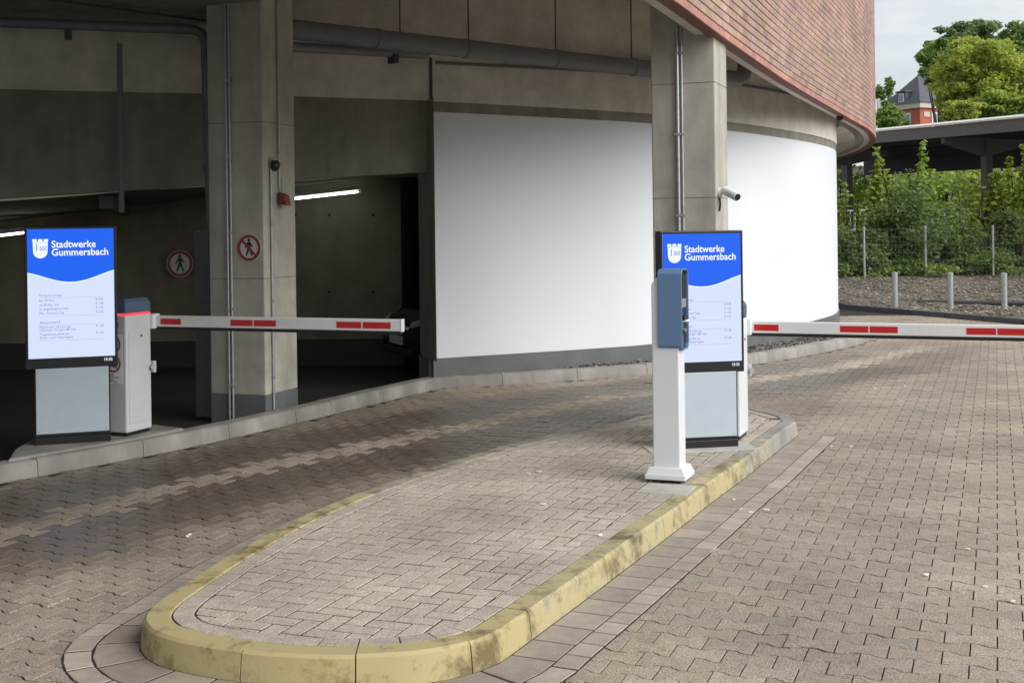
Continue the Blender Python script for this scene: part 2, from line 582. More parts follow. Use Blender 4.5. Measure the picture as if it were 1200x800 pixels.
def inside(p, poly):
    c = False; j = len(poly) - 1
    for i in range(len(poly)):
        a, b = poly[i], poly[j]
        if (a[1] > p[1]) != (b[1] > p[1]) and p[0] < (b[0] - a[0]) * (p[1] - a[1]) / (b[1] - a[1]) + a[0]:
            c = not c
        j = i
    return c

def area2(poly):
    return .5 * abs(sum(poly[i][0] * poly[(i + 1) % len(poly)][1] - poly[(i + 1) % len(poly)][0] * poly[i][1] for i in range(len(poly))))

def dist_poly(p, pl):
    """distance to a polyline, signed (left positive)"""
    best, sg = 1e9, 1
    for a, b in zip(pl, pl[1:]):
        ab = b - a; t = max(0, min(1, (p - a).dot(ab) / max(ab.length_squared, 1e-9)))
        q = a + ab * t
        d = (p - q).length
        if d < best:
            best = d; sg = 1 if ab.x * (p.y - a.y) - ab.y * (p.x - a.x) > 0 else -1
    return best * sg

# ================================================================== SETTING
# ------------------------------------------------------------------ ground sheet
g = MB()
g.add([(-400, -60, -.06), (400, -60, -.06), (400, 900, -.06), (-400, 900, -.06)], [(0, 1, 2, 3)])
struct(g.build('ground', 'asphalt'))

ROW = R(-21.0)                                   # direction of the paver rows; lanes run at right angles
RX = Vector((math.cos(ROW), math.sin(ROW))); RY = Vector((-math.sin(ROW), math.cos(ROW)))

# ------------------------------------------------------------------ traffic island outline (metres)
ISL = [(2.51, 11.28), (2.1, 10.35), (1.69, 9.41), (1.35, 8.68), (1.02, 7.93), (.66, 7.14), (.31, 6.37), (-.02, 5.66),
       (-.10, 5.50), (-.20, 5.385), (-.34, 5.30), (-.5, 5.25), (-.78, 5.235), (-1.1, 5.30), (-1.38, 5.42), (-1.56, 5.54),
       (-1.67, 5.69), (-1.715, 5.84), (-1.71, 6.05), (-1.66, 6.35), (-1.55, 6.90), (-1.32, 7.73), (-.91, 8.72), (-.33, 9.80),
       (.07, 10.38), (.56, 10.95), (1.03, 11.36), (1.27, 11.75), (1.36, 12.2), (1.58, 12.6), (1.9, 12.5), (2.3, 12.05), (2.5, 11.6)]
isl_pts = spline(ISL + [ISL[0]], 6)[:-1]
ISLP = Path(isl_pts + [isl_pts[0]])              # runs clockwise seen from above -> interior on the right
IT = .13

def ring_off(o):
    """island outline moved by o (positive = outward)"""
    return lambda d: ISLP.off(d % ISLP.L, o)
# orientation test
_c = ISLP.off(ISLP.L * .1, .2)
SGN = -1 if inside((_c.x, _c.y), [(p.x, p.y) for p in isl_pts]) else 1
def isl_off(d, o):
    return ISLP.off(d % ISLP.L, SGN * o)

def arc_of(pt):
    best = min(range(len(ISLP.p)), key=lambda i: (ISLP.p[i] - Vector(pt)).length)
    return ISLP.s[best]

S_NOSE0, S_NOSE1, S_LEFT_END = arc_of((-.02, 5.66)), arc_of((-1.66, 6.35)), arc_of((1.03, 11.36))

isl = struct(MB().prism([tuple(isl_off(d, -.11)) for d in np.linspace(0, ISLP.L, 120)[:-1]], -.05, IT - .003).build('traffic_island', 'bed'))

def tip(d):
    e = min(d % ISLP.L, ISLP.L - d % ISLP.L)
    return min(1.0, .93 + .07 * e / .3)

def sweep(d0, d1, prof, z_of=None, step=.05):
    """solid swept along the island outline; prof = list of (offset, z)"""
    n = max(2, int((d1 - d0) / step) + 1)
    k = len(prof); vs_, fs = [], []
    for i in range(n):
        d = d0 + (d1 - d0) * i / (n - 1)
        for o, z in prof:
            p = isl_off(d, o); vs_.append((p.x, p.y, z * z_of(d) if z_of and z > 0 else z))
    for i in range(n - 1):
        for j in range(k):
            j2 = (j + 1) % k
            fs.append((i * k + j, (i + 1) * k + j, (i + 1) * k + j2, i * k + j2))
    fs.append(tuple(range(k))); fs.append(tuple(range((n - 1) * k + k - 1, (n - 1) * k - 1, -1)))
    return MB().add(vs_, fs)

# kerb stones
cuts = [0.0]
while cuts[-1] < ISLP.L - .4:
    d = cuts[-1]
    ln = .5 if S_NOSE0 - .2 < d < S_NOSE1 else 1.0
    cuts.append(d + ln)
cuts[-1] = ISLP.L
for a, b in zip(cuts, cuts[1:]):
    h = IT + .006 + random.uniform(-.003, .003)
    prof = [(.022, -.05), (.018, .02), (.006, h - .014), (-.008, h), (-.112, h), (-.118, h - .006), (-.118, -.02)]
    mid = (a + b) / 2
    pm = ISLP.at(mid)[0]
    if (mid < S_NOSE0 and pm.y > 9.6) or mid > S_NOSE1 + 2.0:
        mt = 'kerb'
        if S_NOSE1 + 2.0 < mid < S_NOSE1 + 4.2 or (mid < S_NOSE0 and pm.y < 10.6):
            mt = 'kerb_y3'
    elif S_NOSE0 - .2 < mid < S_NOSE1 + .7:
        mt = 'kerb_y'
    else:
        mt = 'kerb_y2'
    sweep(a + .003, b - .003, prof, tip).build('kerb_stone', mt, isl, smooth=True, sharp=25)

# running course inside the kerb
d = 0.0
while d < ISLP.L - .2:
    t = random.uniform(.84, 1.0)
    o = sweep(d + .004, d + .196, [(-.125, IT - .03), (-.125, IT), (-.127, IT + .002), (-.218, IT + .002), (-.220, IT), (-.220, IT - .03)], step=.06).build('border_paver', 'isl_one', isl)
    o.color = (t, t * .985, t * .97, 1)
    d += .2

# herringbone field
inner = [tuple(isl_off(d, -.229)) for d in np.linspace(0, ISLP.L, 160)[:-1]]
HULL = hull2(inner)
def piece(poly, zb, zt, ch=.0012):
    """chamfered flat block from a convex polygon (counter-clockwise)"""
    n = len(poly)
    cx = sum(p[0] for p in poly) / n; cy = sum(p[1] for p in poly) / n
    def shr(p, k):
        dx, dy = p[0] - cx, p[1] - cy; L = math.hypot(dx, dy) or 1
        return (p[0] - dx / L * k, p[1] - dy / L * k)
    vs_ = [(p[0], p[1], zb) for p in poly] + [(p[0], p[1], zt - ch) for p in poly] + [(*shr(p, ch * 1.4), zt) for p in poly]
    fs = [tuple(range(2 * n, 3 * n))]
    for r_ in (0, n):
        fs += [(r_ + i, r_ + (i + 1) % n, r_ + n + (i + 1) % n, r_ + n + i) for i in range(n)]
    return vs_, fs

her = []
c0 = Vector((.2, 8.5)); CS = .1
for i in range(-60, 60):
    for j in range(-60, 60):
        k = (i - j) % 4
        if k == 0:
            cell = (i, j, i + 2, j + 1)
        elif k == 2:
            cell = (i, j - 1, i + 1, j + 1)
        else:
            continue
        gq = .0052
        cor = [(cell[0] * CS + gq, cell[1] * CS + gq), (cell[2] * CS - gq, cell[1] * CS + gq), (cell[2] * CS - gq, cell[3] * CS - gq), (cell[0] * CS + gq, cell[3] * CS - gq)]
        poly = [tuple(c0 + RX * a + RY * b) for a, b in cor]
        q = clip_convex(poly, HULL)
        if len(q) < 3 or area2(q) < .0003:
            continue
        cxy = (sum(p[0] for p in q) / len(q), sum(p[1] for p in q) / len(q))
        her.append((math.hypot(cxy[0], cxy[1]), q, len(q) == 4 and area2(q) > .0185, k == 0, cxy))
her.sort(key=lambda h: h[0])
# shared meshes for whole pavers
def her_tpl(w, h):
    q = [(-w / 2, -h / 2), (w / 2, -h / 2), (w / 2, h / 2), (-w / 2, h / 2)]
    v, f = piece(q, -.04, 0.0)
    return MB().add(v, f).mesh('paver', 'isl_one')
TPL_H = her_tpl(2 * CS - .0104, CS - .0104)
mass = MB()
def isl_tint(c):
    t = random.uniform(.92, 1.06)
    dx = (Vector(c) - Vector((.75, 9.3))).length
    if dx < .5:
        t *= .9
    return t, t * random.uniform(.97, 1.0), t * random.uniform(.94, .98)
for idx, (dd, q, whole, hor, c) in enumerate(her):
    zt = IT + random.uniform(-.0015, .002)
    t = isl_tint(c)
    if idx < 300:
        if whole:
            o = link('paver', TPL_H, isl, (c[0], c[1], zt), ROW + (0 if hor else R(90)))
            o.rotation_euler.x = random.uniform(-.006, .006); o.rotation_euler.y = random.uniform(-.006, .006)
        else:
            v, f = piece([(p[0] - c[0], p[1] - c[1]) for p in q], -.04, 0)
            o = link('paver', MB().add(v, f).mesh('cut_paver', 'isl_one'), isl, (c[0], c[1], zt))
        o.color = (*t, 1)
    else:
        v, f = piece(q, zt - .04, zt)
        mass.add(v, f, t)
stuff(mass.build('herringbone_field', 'isl_mass', isl))

# ------------------------------------------------------------------ building-side kerb
KERB = [(-8.5, 3.2), (-6.2, 6.4), (-4.9, 8.35), (-3.92, 9.62), (-3.18, 10.62), (-2.68, 11.4), (-2.42, 11.88), (-1.8, 13.1), (-1.52, 13.68), (-.95, 14.8), (-.78, 14.97),
        (-.19, 15.13), (.89, 15.6), (1.76, 16.02), (3.13, 16.95), (4.1, 17.95), (4.7, 18.7), (5.29, 19.5), (5.75, 20.4), (5.95, 21.6)]
KP = Path(spline(KERB, 5))
kerb = empty('building_kerb', (0, 0, 0)); struct(kerb)
d = 0.0
while d < KP.L - .5:
    ln = 1.0 if random.random() < .75 else .6
    e = min(d + ln, KP.L)
    h = IT + random.uniform(-.004, .004)
    vs_, fs, n = [], [], 8
    prof = [(-.012, -.05), (-.008, .02), (0, h - .02), (.012, h - .004), (.02, h), (.17, h), (.17, -.05)]
    kk = len(prof)
    for i in range(n):
        s_ = d + .003 + (e - d - .006) * i / (n - 1)
        for o_, z in prof:
            p = KP.off(s_, o_); vs_.append((p.x, p.y, z))
    for i in range(n - 1):
        for j in range(kk):
            j2 = (j + 1) % kk
            fs.append((i * kk + j, (i + 1) * kk + j, (i + 1) * kk + j2, i * kk + j2))
    fs.append(tuple(range(kk))); fs.append(tuple(range((n - 1) * kk + kk - 1, (n - 1) * kk - 1, -1)))
    MB().add(vs_, fs).build('kerb_stone', 'kerb', kerb, smooth=True)
    d = e
# raised pad the left-hand machines stand on
pad = [(-4.05, 10.22), (-3.92, 9.76), (-3.26, 10.64), (-2.93, 11.2), (-3.25, 11.42), (-3.75, 11.35), (-4.12, 10.9)]
MB().prism(pad, -.02, .152).build('concrete_pad', 'kerb', kerb, bevel=.02)

# ------------------------------------------------------------------ block paving of the lanes
paving = struct(MB().add([(-14, -3, -.006), (22, -3, -.006), (22, 32, -.006), (-14, 32, -.006)], [(0, 1, 2, 3)]).build('pavement', 'bed'))
PL, PP, PA = .225, .145, .015
gq = .0037
gx = .0034
def double_t():
    L, a = PL, PA
    e, w = PP / 2 + a - gq, PP / 2 - a - gq
    hx, t = L / 2 - gx, .021
    up = [(-hx, e), (-L / 4 - t, e), (-L / 4 + t, w), (L / 4 - t, w), (L / 4 + t, e), (hx, e)]
    ring = [(x, -y) for x, y in up] + [(x, y) for x, y in up[::-1]]
    ch = .0014
    def shr(p):
        return (p[0] - math.copysign(ch, p[0]) * (1 if abs(p[0]) > L / 4 else 0), p[1] - math.copysign(ch, p[1]))
    n = len(ring)
    vs_ = [(x, y, -.034) for x, y in ring] + [(x, y, -.0012) for x, y in ring] + [(*shr(p), 0.0) for p in ring]
    fs = [tuple(range(2 * n, 3 * n))]
    for r_ in (0, n):
        fs += [(r_ + i, r_ + (i + 1) % n, r_ + n + (i + 1) % n, r_ + n + i) for i in range(n)]
    return np.array(vs_), fs
DT_V, DT_F = double_t()
_m = MB().add([tuple(v) for v in DT_V], DT_F); TPL_T = _m.mesh('paver', 'paver_one')
WALL_FOOT = [Vector(q) for q in [(5.0, 20.3), (5.62, 21.9), (5.95, 23.2), (6.1, 24.6), (6.0, 27)]]
STRIP = [Vector(p) for p in [(-6.0, 3.9), (-4.6, 5.9), (-3.26, 7.98), (-3.02, 8.44), (-2.75, 8.95), (-2.34, 9.68), (-1.77, 10.42), (-1.15, 11.18), (-.43, 12.1), (.43, 13.2), (.98, 13.8), (2.81, 15.15), (4.33, 16.6), (6.2, 19.0)]]
TRACK = [Vector(p) for p in [(.8, 4.0), (1.6, 6.2), (2.55, 8.6), (3.4, 10.9), (4.3, 13.2), (5.4, 15.6), (6.9, 19.0), (8.4, 23)]]
in_poly = [tuple(isl_off(d, .34)) for d in np.linspace(0, ISLP.L, 120)[:-1]]
def gut_w(d):
    if d < S_NOSE0:
        return .235
    if d < S_NOSE1:
        t = (d - S_NOSE0) / (S_NOSE1 - S_NOSE0)
        return .235 + .06 * math.sin(t * math.pi) - .06 * t
    t = min(1, (d - S_NOSE1) / 3.0)
    return .175 * (1 - t) + .20 * t
_core = [tuple(isl_off(d, -.06)) for d in np.linspace(0, ISLP.L, 120)[:-1]]
def hidden_by_island(p):
    if inside(p, _core):
        return True
    d = arc_of(p)
    if d < .02 or d > S_LEFT_END - .9:
        return False
    return (p - ISLP.at(d)[0]).length < gut_w(d) + .02
pav = []
o0 = Vector((1.0, 8.0))
for r in range(-75, 190):
    for c in range(-90, 90):
        p = o0 + RX * ((c + (.5 if r % 2 else 0)) * PL) + RY * (r * PP)
        if p.y < 4.2 or p.y > 25.5 or abs(p.x) > .44 * p.y + 1.3:
            continue
        if inside(p, in_poly) and hidden_by_island(p):
            continue
        if p.y < 20.4 and dist_poly(p, KP.p) > -.02:
            continue
        if p.y >= 20.4 and dist_poly(p, WALL_FOOT) > -.05:
            continue
        pav.append((p.length, p, r, c))
pav.sort(key=lambda a: a[0])
_nz = lambda x, y, s: math.sin(x * s * 1.3 + y * s * .7 + 1.7) * math.sin(y * s * 1.1 - x * s * .6 + .4)
def pav_tint(p):
    t = random.uniform(.91, 1.08) * (1 + .07 * _nz(p.x, p.y, 1.9))
    hue = random.uniform(-.025, .025)
    d = dist_poly(p, STRIP)
    ad = abs(d)
    fade = 1.0
    if p.y < 8:
        fade = max(0.0, (p.y - 4.6) / 3.4)
    sm = lambda a, b, x: (lambda q: q * q * (3 - 2 * q))(max(0.0, min(1.0, (x - a) / (b - a))))
    edge = ad + random.uniform(-.06, .06)
    if p.x < .43 * p.y - 2.4 or p.y > 11.5:
        dark = sm(.13, .26, edge) * (1 - sm(.75, 1.35, edge)) * (1 - .6 * sm(15.5, 18.5, p.y))
        t *= 1 - .54 * dark * fade
        t *= 1 + .20 * fade * (1 - sm(.08, .24, edge))
        hue += .02 * dark
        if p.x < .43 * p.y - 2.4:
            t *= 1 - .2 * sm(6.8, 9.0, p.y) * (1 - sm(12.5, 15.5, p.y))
    td = abs(dist_poly(p, TRACK))
    if p.x > .43 * p.y - 2.3:
        if td < .32:
            t *= .93; hue -= .02
        t *= 1.04
    return (t * (1 + hue), t, t * (1 - hue))
mass = MB(); mv, mt_, mf = [], [], []
nb = 0
for idx, (dd, p, r, c) in enumerate(pav):
    z = random.gauss(0, .0012)
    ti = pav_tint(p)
    if idx < 300:
        o = link('paver', TPL_T, paving, (p.x, p.y, z), ROW)
        o.rotation_euler.x = random.gauss(0, .006); o.rotation_euler.y = random.gauss(0, .006)
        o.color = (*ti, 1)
        if p.x < .43 * p.y - 3.0:              # wider worn joints in the left lane
            o.scale.y = .975
    else:
        ax, ay = random.gauss(0, .006), random.gauss(0, .006)
        v = DT_V
        lx, ly = v[:, 0], v[:, 1] * (.975 if p.x < .43 * p.y - 3.0 and p.y < 12 else 1.0)
        wx = p.x + lx * RX.x + ly * RY.x; wy = p.y + lx * RX.y + ly * RY.y
        wz = v[:, 2] + z + lx * ay + ly * ax
        mass.v += list(zip(wx.tolist(), wy.tolist(), wz.tolist()))
        mass.f += [tuple(i + nb for i in q) for q in DT_F]
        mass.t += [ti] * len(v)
        nb += len(v)
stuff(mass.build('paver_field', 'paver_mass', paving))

# gutter blocks and setts round the island (wide at the nose and along the right, one course on the left)
def ring_block(name, mat, d0, d1, f0, f1, zt):
    n = 3; vs_ = []
    pts_in = [isl_off(d0 + (d1 - d0) * i / (n - 1), f0(d0 + (d1 - d0) * i / (n - 1))) for i in range(n)]
    pts_out = [isl_off(d0 + (d1 - d0) * i / (n - 1), f1(d0 + (d1 - d0) * i / (n - 1))) for i in range(n)]
    poly = [tuple(p) for p in pts_in] + [tuple(p) for p in pts_out[::-1]]
    sa = sum(poly[i][0] * poly[(i + 1) % len(poly)][1] - poly[(i + 1) % len(poly)][0] * poly[i][1] for i in range(len(poly)))
    if sa < 0:
        poly = poly[::-1]
    v, f = piece(poly, -.04, zt, .002)
    o = MB().add(v, f).build(name, mat, paving)
    t = random.uniform(.84, 1.1)
    o.color = (t, t * .99, t * .97, 1)
    return o
d = -.35 + ISLP.L
start = .02
d = start
while d < S_LEFT_END - 1.0:
    if gut_w(d + .1) > .06:
        ring_block('gutter_block', 'gutter', d + .006, d + .224, lambda s: .026, lambda s: gut_w(s) - .003, .005)
    d += .23
d = start
while d < S_LEFT_END - .9:
    st = .15 if S_NOSE0 < d < S_NOSE1 + .2 else .165
    ring_block('gutter_sett', 'sett', d + .006, d + st - .006, lambda s: gut_w(s) + .006, lambda s: gut_w(s) + .122, .0065)
    d += st
# jointing sand under and outside the setts
n = 160; vs_, fs = [], []
for i in range(n):
    d = start + (S_LEFT_END - .9 - start) * i / (n - 1)
    a = isl_off(d, .015); b = isl_off(d, gut_w(d) + .131)
    vs_ += [(a.x, a.y, .0028), (b.x, b.y, .0028)]
    if i:
        fs.append((2 * i - 2, 2 * i - 1, 2 * i + 1, 2 * i))
stuff(MB().add(vs_, fs).build('joint_filler', 'bed', paving))

# ================================================================== PARKING GARAGE
gar = tag(empty('parking_garage', (0, 15, 0)), 'curved parking garage with red brick upper storey over raw concrete columns and a white wall', 'building')
def part(mb, name, mat, parent=None, **k):
    """world-space part of the garage"""
    p = parent if parent is not None else gar
    o = mb.build(name, mat, None, **k)
    o.parent = p
    o.matrix_parent_inverse = Matrix.Translation((0, -15, 0))
    return o

WALL = [(-13, 9.9), (-9.3, 11.35), (-5.3, 13.15), (-3.1, 13.95), (-1.05, 14.9), (-.85, 15.05), (.95, 15.95), (1.85, 16.52), (3.13, 17.75), (4.4, 19.45), (5.2, 20.85), (5.62, 21.9), (5.95, 23.2), (6.1, 24.6), (5.95, 26.2), (5.3, 28.0)]
WP = Path(spline(WALL, 8))
def w_at(x):
    for i, p in enumerate(WP.p):
        if p.x >= x:
            return WP.s[i]
    return WP.L
S_J = w_at(-.99)
ztop = lambda x: 3.27 - .02 * max(0, x + .85)
zband = lambda x: ztop(x) + .125
# curved outer wall: plinth, white render, raw band, beige upper wall
part(MB().ribbon(WP, S_J + .16, WP.L, lambda x: .34, ztop, .3, 1, .15), 'white_wall', 'white_wall', smooth=True)
part(MB().ribbon(WP, S_J - .01, WP.L, -.05, .34, .34, 1, .15, -.02), 'plinth', 'plinth', smooth=True)
part(MB().ribbon(WP, S_J, S_J + .16, .34, 3.4, .32, 1, .08, -.012), 'wall_edge', 'conc')
part(MB().ribbon(WP, S_J + .16, WP.L, ztop, zband, .3, 1, .15, .004), 'concrete_band', 'conc', smooth=True)
part(MB().ribbon(WP, 0, WP.L, zband, 4.9, .3, 1, .15, -.01), 'upper_wall', 'beige', smooth=True)
# lintel over the dark entrance, its underside sloping
lint_z = lambda x: max(1.6, min(2.62, 2.26 + (x + 5.3) * .068))
part(MB().ribbon(WP, 0, S_J, lint_z, lambda x: 3.395, .3, 1, .2), 'lintel', 'conc')
bk = []
vs_, fs = [], []
xs = np.linspace(-12.5, -.9, 30)
for i, x in enumerate(xs):
    s_ = w_at(x); a = WP.off(s_, .29)
    zb = max(1.2, min(2.6, 2.29 + (x + 4.2) * .124))
    vs_ += [(a.x, a.y, lint_z(x) + .002), (x * 1.18 + .1, 17.8, zb)]
    if i:
        fs.append((2 * i - 2, 2 * i, 2 * i + 1, 2 * i - 1))
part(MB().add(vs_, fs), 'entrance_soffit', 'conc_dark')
for xb in (-6.6, -4.5):
    a = Vector((xb, 14.0, lint_z(xb) - .09)); b = Vector((xb - .9, 17.6, 2.29 + (xb + 4.2) * .124 - .07))
    m_ = MB().tube([a, b], .10, 4)
    part(m_, 'soffit_beam', 'conc_dark')
# jamb and interior
part(MB().prism([(-1.0, 15.0), (-.66, 15.15), (-.85, 15.7), (-1.15, 15.56)], .34, 2.75), 'jamb', 'conc')
part(MB().prism([(-1.01, 14.98), (-.64, 15.15), (-.84, 15.73), (-1.17, 15.57)], -.02, .335), 'jamb_plinth', 'plinth')
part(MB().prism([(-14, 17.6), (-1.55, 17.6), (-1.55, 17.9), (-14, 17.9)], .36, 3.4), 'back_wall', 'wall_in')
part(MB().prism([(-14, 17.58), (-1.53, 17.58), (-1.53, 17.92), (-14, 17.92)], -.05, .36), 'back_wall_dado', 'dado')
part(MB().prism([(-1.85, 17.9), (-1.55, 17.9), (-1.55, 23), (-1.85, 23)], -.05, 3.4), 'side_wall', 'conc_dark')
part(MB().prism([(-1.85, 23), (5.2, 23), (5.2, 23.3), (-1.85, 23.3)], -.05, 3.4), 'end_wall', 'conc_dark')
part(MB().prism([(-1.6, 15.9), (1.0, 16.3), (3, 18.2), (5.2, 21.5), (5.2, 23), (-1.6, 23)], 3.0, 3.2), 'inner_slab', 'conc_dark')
part(MB().prism([(-13.2, 9.6), (-12.9, 9.6), (-12.9, 17.9), (-13.2, 17.9)], -.05, 4.9), 'light_blocking_wall', 'conc_dark')  # unseen wall added at far left to keep the entrance dark
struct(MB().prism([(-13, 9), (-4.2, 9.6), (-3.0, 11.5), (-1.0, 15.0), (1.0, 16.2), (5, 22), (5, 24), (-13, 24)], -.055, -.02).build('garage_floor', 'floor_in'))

# brick storey: facade path
BR = [(-4.6, -2.5), (-2.0, 1.6), (-.55, 5.0), (.42, 7.5), (1.27, 9.73), (2.16, 12.18), (3.57, 15.9), (5.55, 20.8), (6.98, 24.4), (8.05, 28.0), (8.75, 32.0), (8.9, 36.0), (8.3, 40.0)]
BP = Path(spline(BR, 10))
ZB = 3.62
fac = part(MB().ribbon(BP, 0, BP.L, ZB + .012, 9.0, .12, 1, .3, .012), 'brick_facade', 'mortar')
part(MB().ribbon(BP, 0, BP.L, ZB + .02, 4.9, .1, 1, .3, .14), 'inner_lining', 'beige')
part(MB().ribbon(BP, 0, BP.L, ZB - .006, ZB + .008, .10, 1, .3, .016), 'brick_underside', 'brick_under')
# ceiling under the brick storey
cpts = [tuple(BP.off(d, .1)) for d in np.linspace(0, BP.L, 60)]
wpts = [tuple(WP.off(d, .2)) for d in np.linspace(0, WP.L, 60)]
# ceiling: everything between the facade and the wall and on to the left
cl = cpts + [(5.3, 40), (4.0, 30)] + wpts[::-1] + [(-13, 3), (-13, -2.5)]
part(MB().prism(cl, 4.78, 5.1), 'ceiling', 'beige')
part(MB().prism([(-13, -2.4), (-4.9, -2.4), (-2.7, 1.6), (-2.62, 9.5), (-2.42, 12.6), (-2.4, 14.0), (-5.3, 13.0), (-9.3, 11.2), (-13, 9.8)], 4.12, 4.777), 'lower_slab', 'conc')
# low soffit at the far curved end
sp = [tuple(BP.off(d, .42)) for d in np.linspace(w_at(0) * 0 + BP.L * .62, BP.L * .93, 14)]
part(MB().prism(sp + [(5.9, 34), (5.6, 29.0), (6.05, 26.5), (6.18, 24.6), (6.05, 23.3)], 3.66, 3.75), 'end_soffit', 'beige')

# bricks
BLEN, BH, PX, PZ = .24, .071, .25, .083
bl = []
ncourse = 56
s0 = 9.0
for c in range(ncourse):
    z = ZB + BH / 2 + c * PZ
    s_ = s0 + (0 if c % 2 else PX / 2)
    while s_ < BP.L - 3:
        p, t = BP.at(s_)
        if p.y > 7.5 and p.y < 36 and z < 1.9 + .205 * p.y + .3:
            bl.append((math.hypot(p.x, p.y) + (z - 3) * .3, p, t, z, c))
        s_ += PX
bl.sort(key=lambda b: b[0])
BT = MB()
BT.box((0, .03, 0), (BLEN, .07, BH))
TPL_B = BT.mesh('brick', 'brick_one', bevel=.003, seg=1)
bmass = MB()
def brick_tint(c):
    t = random.uniform(.88, 1.1)
    if random.random() < .09:
        t *= .78
    if c == 0:
        return (t * 1.12, t * .86, t * .84)
    return (t, t * random.uniform(.93, 1.12), t * random.uniform(.92, 1.1))
for i, (dd, p, t, z, c) in enumerate(bl):
    ti = brick_tint(c)
    rz = math.atan2(t.y, t.x)
    if i < 300:
        o = link('brick', TPL_B, fac, (p.x, p.y - 15, z), rz)
        o.matrix_parent_inverse = Matrix.Identity(4)
        o.location = (p.x, p.y, z)
        o.color = (*ti, 1)
    else:
        n_ = Vector((-t.y, t.x))
        q = p + n_ * .03
        bmass.box((q.x, q.y, z), (BLEN, .07, BH), rz, ti)
bm_o = stuff(bmass.build('brickwork', 'brick_mass', None))
bm_o.parent = fac

# columns
def column(cx, cy, z1, base, w=.6):
    o = part(MB().box((cx, cy, (base + .28 + z1) / 2), (w, w, z1 - base - .28), R(-20)), 'column', 'conc_col', bevel=.012)
    pl = MB().box((cx, cy, base / 2 + .14 - .02), (w + .006, w + .006, base + .28 + .04), R(-20)).build('column_plinth', 'plinth', None, bevel=.01)
    pl.parent = o
    return o
column(-2.605, 12.70, 4.775, 0.0, .622)
column(1.70, 11.985, 4.775, .1)

# formwork seams on the columns and tie holes in the back wall
for (cx, cy, w_), zs in (((-2.605, 12.70, .622), (1.42, 2.95)), ((1.70, 11.985, .6), (2.14, 3.2))):
    for z in zs:
        part(MB().box((cx, cy, z), (w_ + .003, w_ + .003, .006), R(-20)), 'formwork_seam', 'conc_dark')
for px in (346, 386, 437):
    for py in (252, 342):
        p = gd(px, py, 17.59)
        part(MB().tube([(p.x, 17.605, p.z), (p.x, 17.593, p.z)], .022, 12), 'tie_hole', 'dado')
# ------------------------------------------------------------------ pipes and conduits
EX = Vector((math.cos(R(-20)), math.sin(R(-20)), 0)); EY = Vector((-math.sin(R(-20)), math.cos(R(-20)), 0))
def elbow(a, b, c, r=.2, n=6):
    a, b, c = Vector(a), Vector(b), Vector(c)
    p, q = b + (a - b).normalized() * r, b + (c - b).normalized() * r
    return [p.lerp(b, t).lerp(b.lerp(q, t), t) for t in np.linspace(0, 1, n)]
pr = tag(empty('drain_pipe', (-2.0, 12.3, 3.85)), 'thick grey drain pipe hung under the ceiling between the two concrete columns', 'pipe')
def wpart(mb, name, mat, root, **k):
    o = mb.build(name, mat, None, **k)
    o.parent = root
    o.matrix_parent_inverse = (Matrix.Translation(root.location) @ root.rotation_euler.to_matrix().to_4x4()).inverted()
    return o
P0, P1, P2 = Vector((-2.35, 13.05, 3.97)), Vector((3.25, 17.45, 3.88)), Vector((3.25, 17.45, 4.77))
wpart(MB().tube([P0] + elbow(P0, P1, P2, .22) + [P2], .107, 16), 'pipe_run', 'pipe', pr, smooth=True)
dirp = (P1 - P0).normalized()
for s_ in (1.15, 2.35, 3.7, 5.0, 6.4):
    c = P0 + dirp * s_
    wpart(MB().tube([c - dirp * .03, c + dirp * .03], .115, 16), 'pipe_coupling', 'pipe', pr, smooth=True)
for px in (470, 550, 652, 740):
    best = min(np.linspace(0, 7, 300), key=lambda s_: abs(600 + (P0 + dirp * s_).x / (P0 + dirp * s_).y * F - 2.5 - px))
    c = P0 + dirp * best
    wpart(MB().tube([c + Vector((0, 0, .1)), (c.x, c.y, 4.78)], .009, 6), 'hanger_rod', 'steel_d', pr)
pb = tag(empty('branch_pipe', (-2.1, 13.2, 3.72)), 'thin dark pipe running behind the thick drain pipe from the left column', 'pipe')
b0 = Vector((-2.4, 12.98, 3.78)); b1 = Vector((-1.0, 14.86, 3.93))
wpart(MB().tube([b0, b1], .055, 12), 'pipe_run', 'pipe', pb, smooth=True)
wpart(MB().box((-1.33, 14.4, 3.82), (.06, .14, .1), R(40)), 'bracket', 'steel_d', pb)

# pipe on the left wall and down the left column
pl = tag(empty('wall_drain_pipe', (-4, 12.5, 3.9)), 'dark horizontal drain pipe on the left wall turning down beside the left column', 'pipe')
a0, a1, a2 = Vector((-9.5, 11.1, 4.0)), Vector((-3.12, 12.95, 3.95)), Vector((-3.09, 13.0, 1.88))
wpart(MB().tube([a0] + elbow(a0, a1, a2, .16) + [a2], .052, 12), 'pipe_run', 'pipe', pl, smooth=True)
for z in (2.55, 3.35):
    wpart(MB().tube([(-3.1, 12.99, z - .02), (-3.1, 12.99, z + .02)], .072, 12), 'pipe_coupling', 'pipe', pl)
for x, px in ((-5.35, 10), (-4.25, 168)):
    yy = 10.9 + (x + 9.5) / 6.45 * 1.55
    wpart(MB().box((x, yy, 3.80), (.06, .06, .1), .2), 'bracket', 'steel_d', pl)
# ceiling conduit
cc = MB().tube([(-6.2, 9.5, 4.06), (-2.4, 13.9, 4.06)], .014, 6)
tag(cc.build('ceiling_conduit', 'steel_d'), 'thin dark cable conduit crossing under the slab at upper left', 'conduit')
# wall conduit above the white wall
pts = [WP.off(d, -.035) for d in np.linspace(S_J + .05, w_at(5.75), 60)]
tag(MB().tube([(p.x, p.y, 3.85) for p in pts], .018, 6).build('wall_conduit', 'steel'), 'thin conduit running along the beige wall above the white wall', 'conduit')
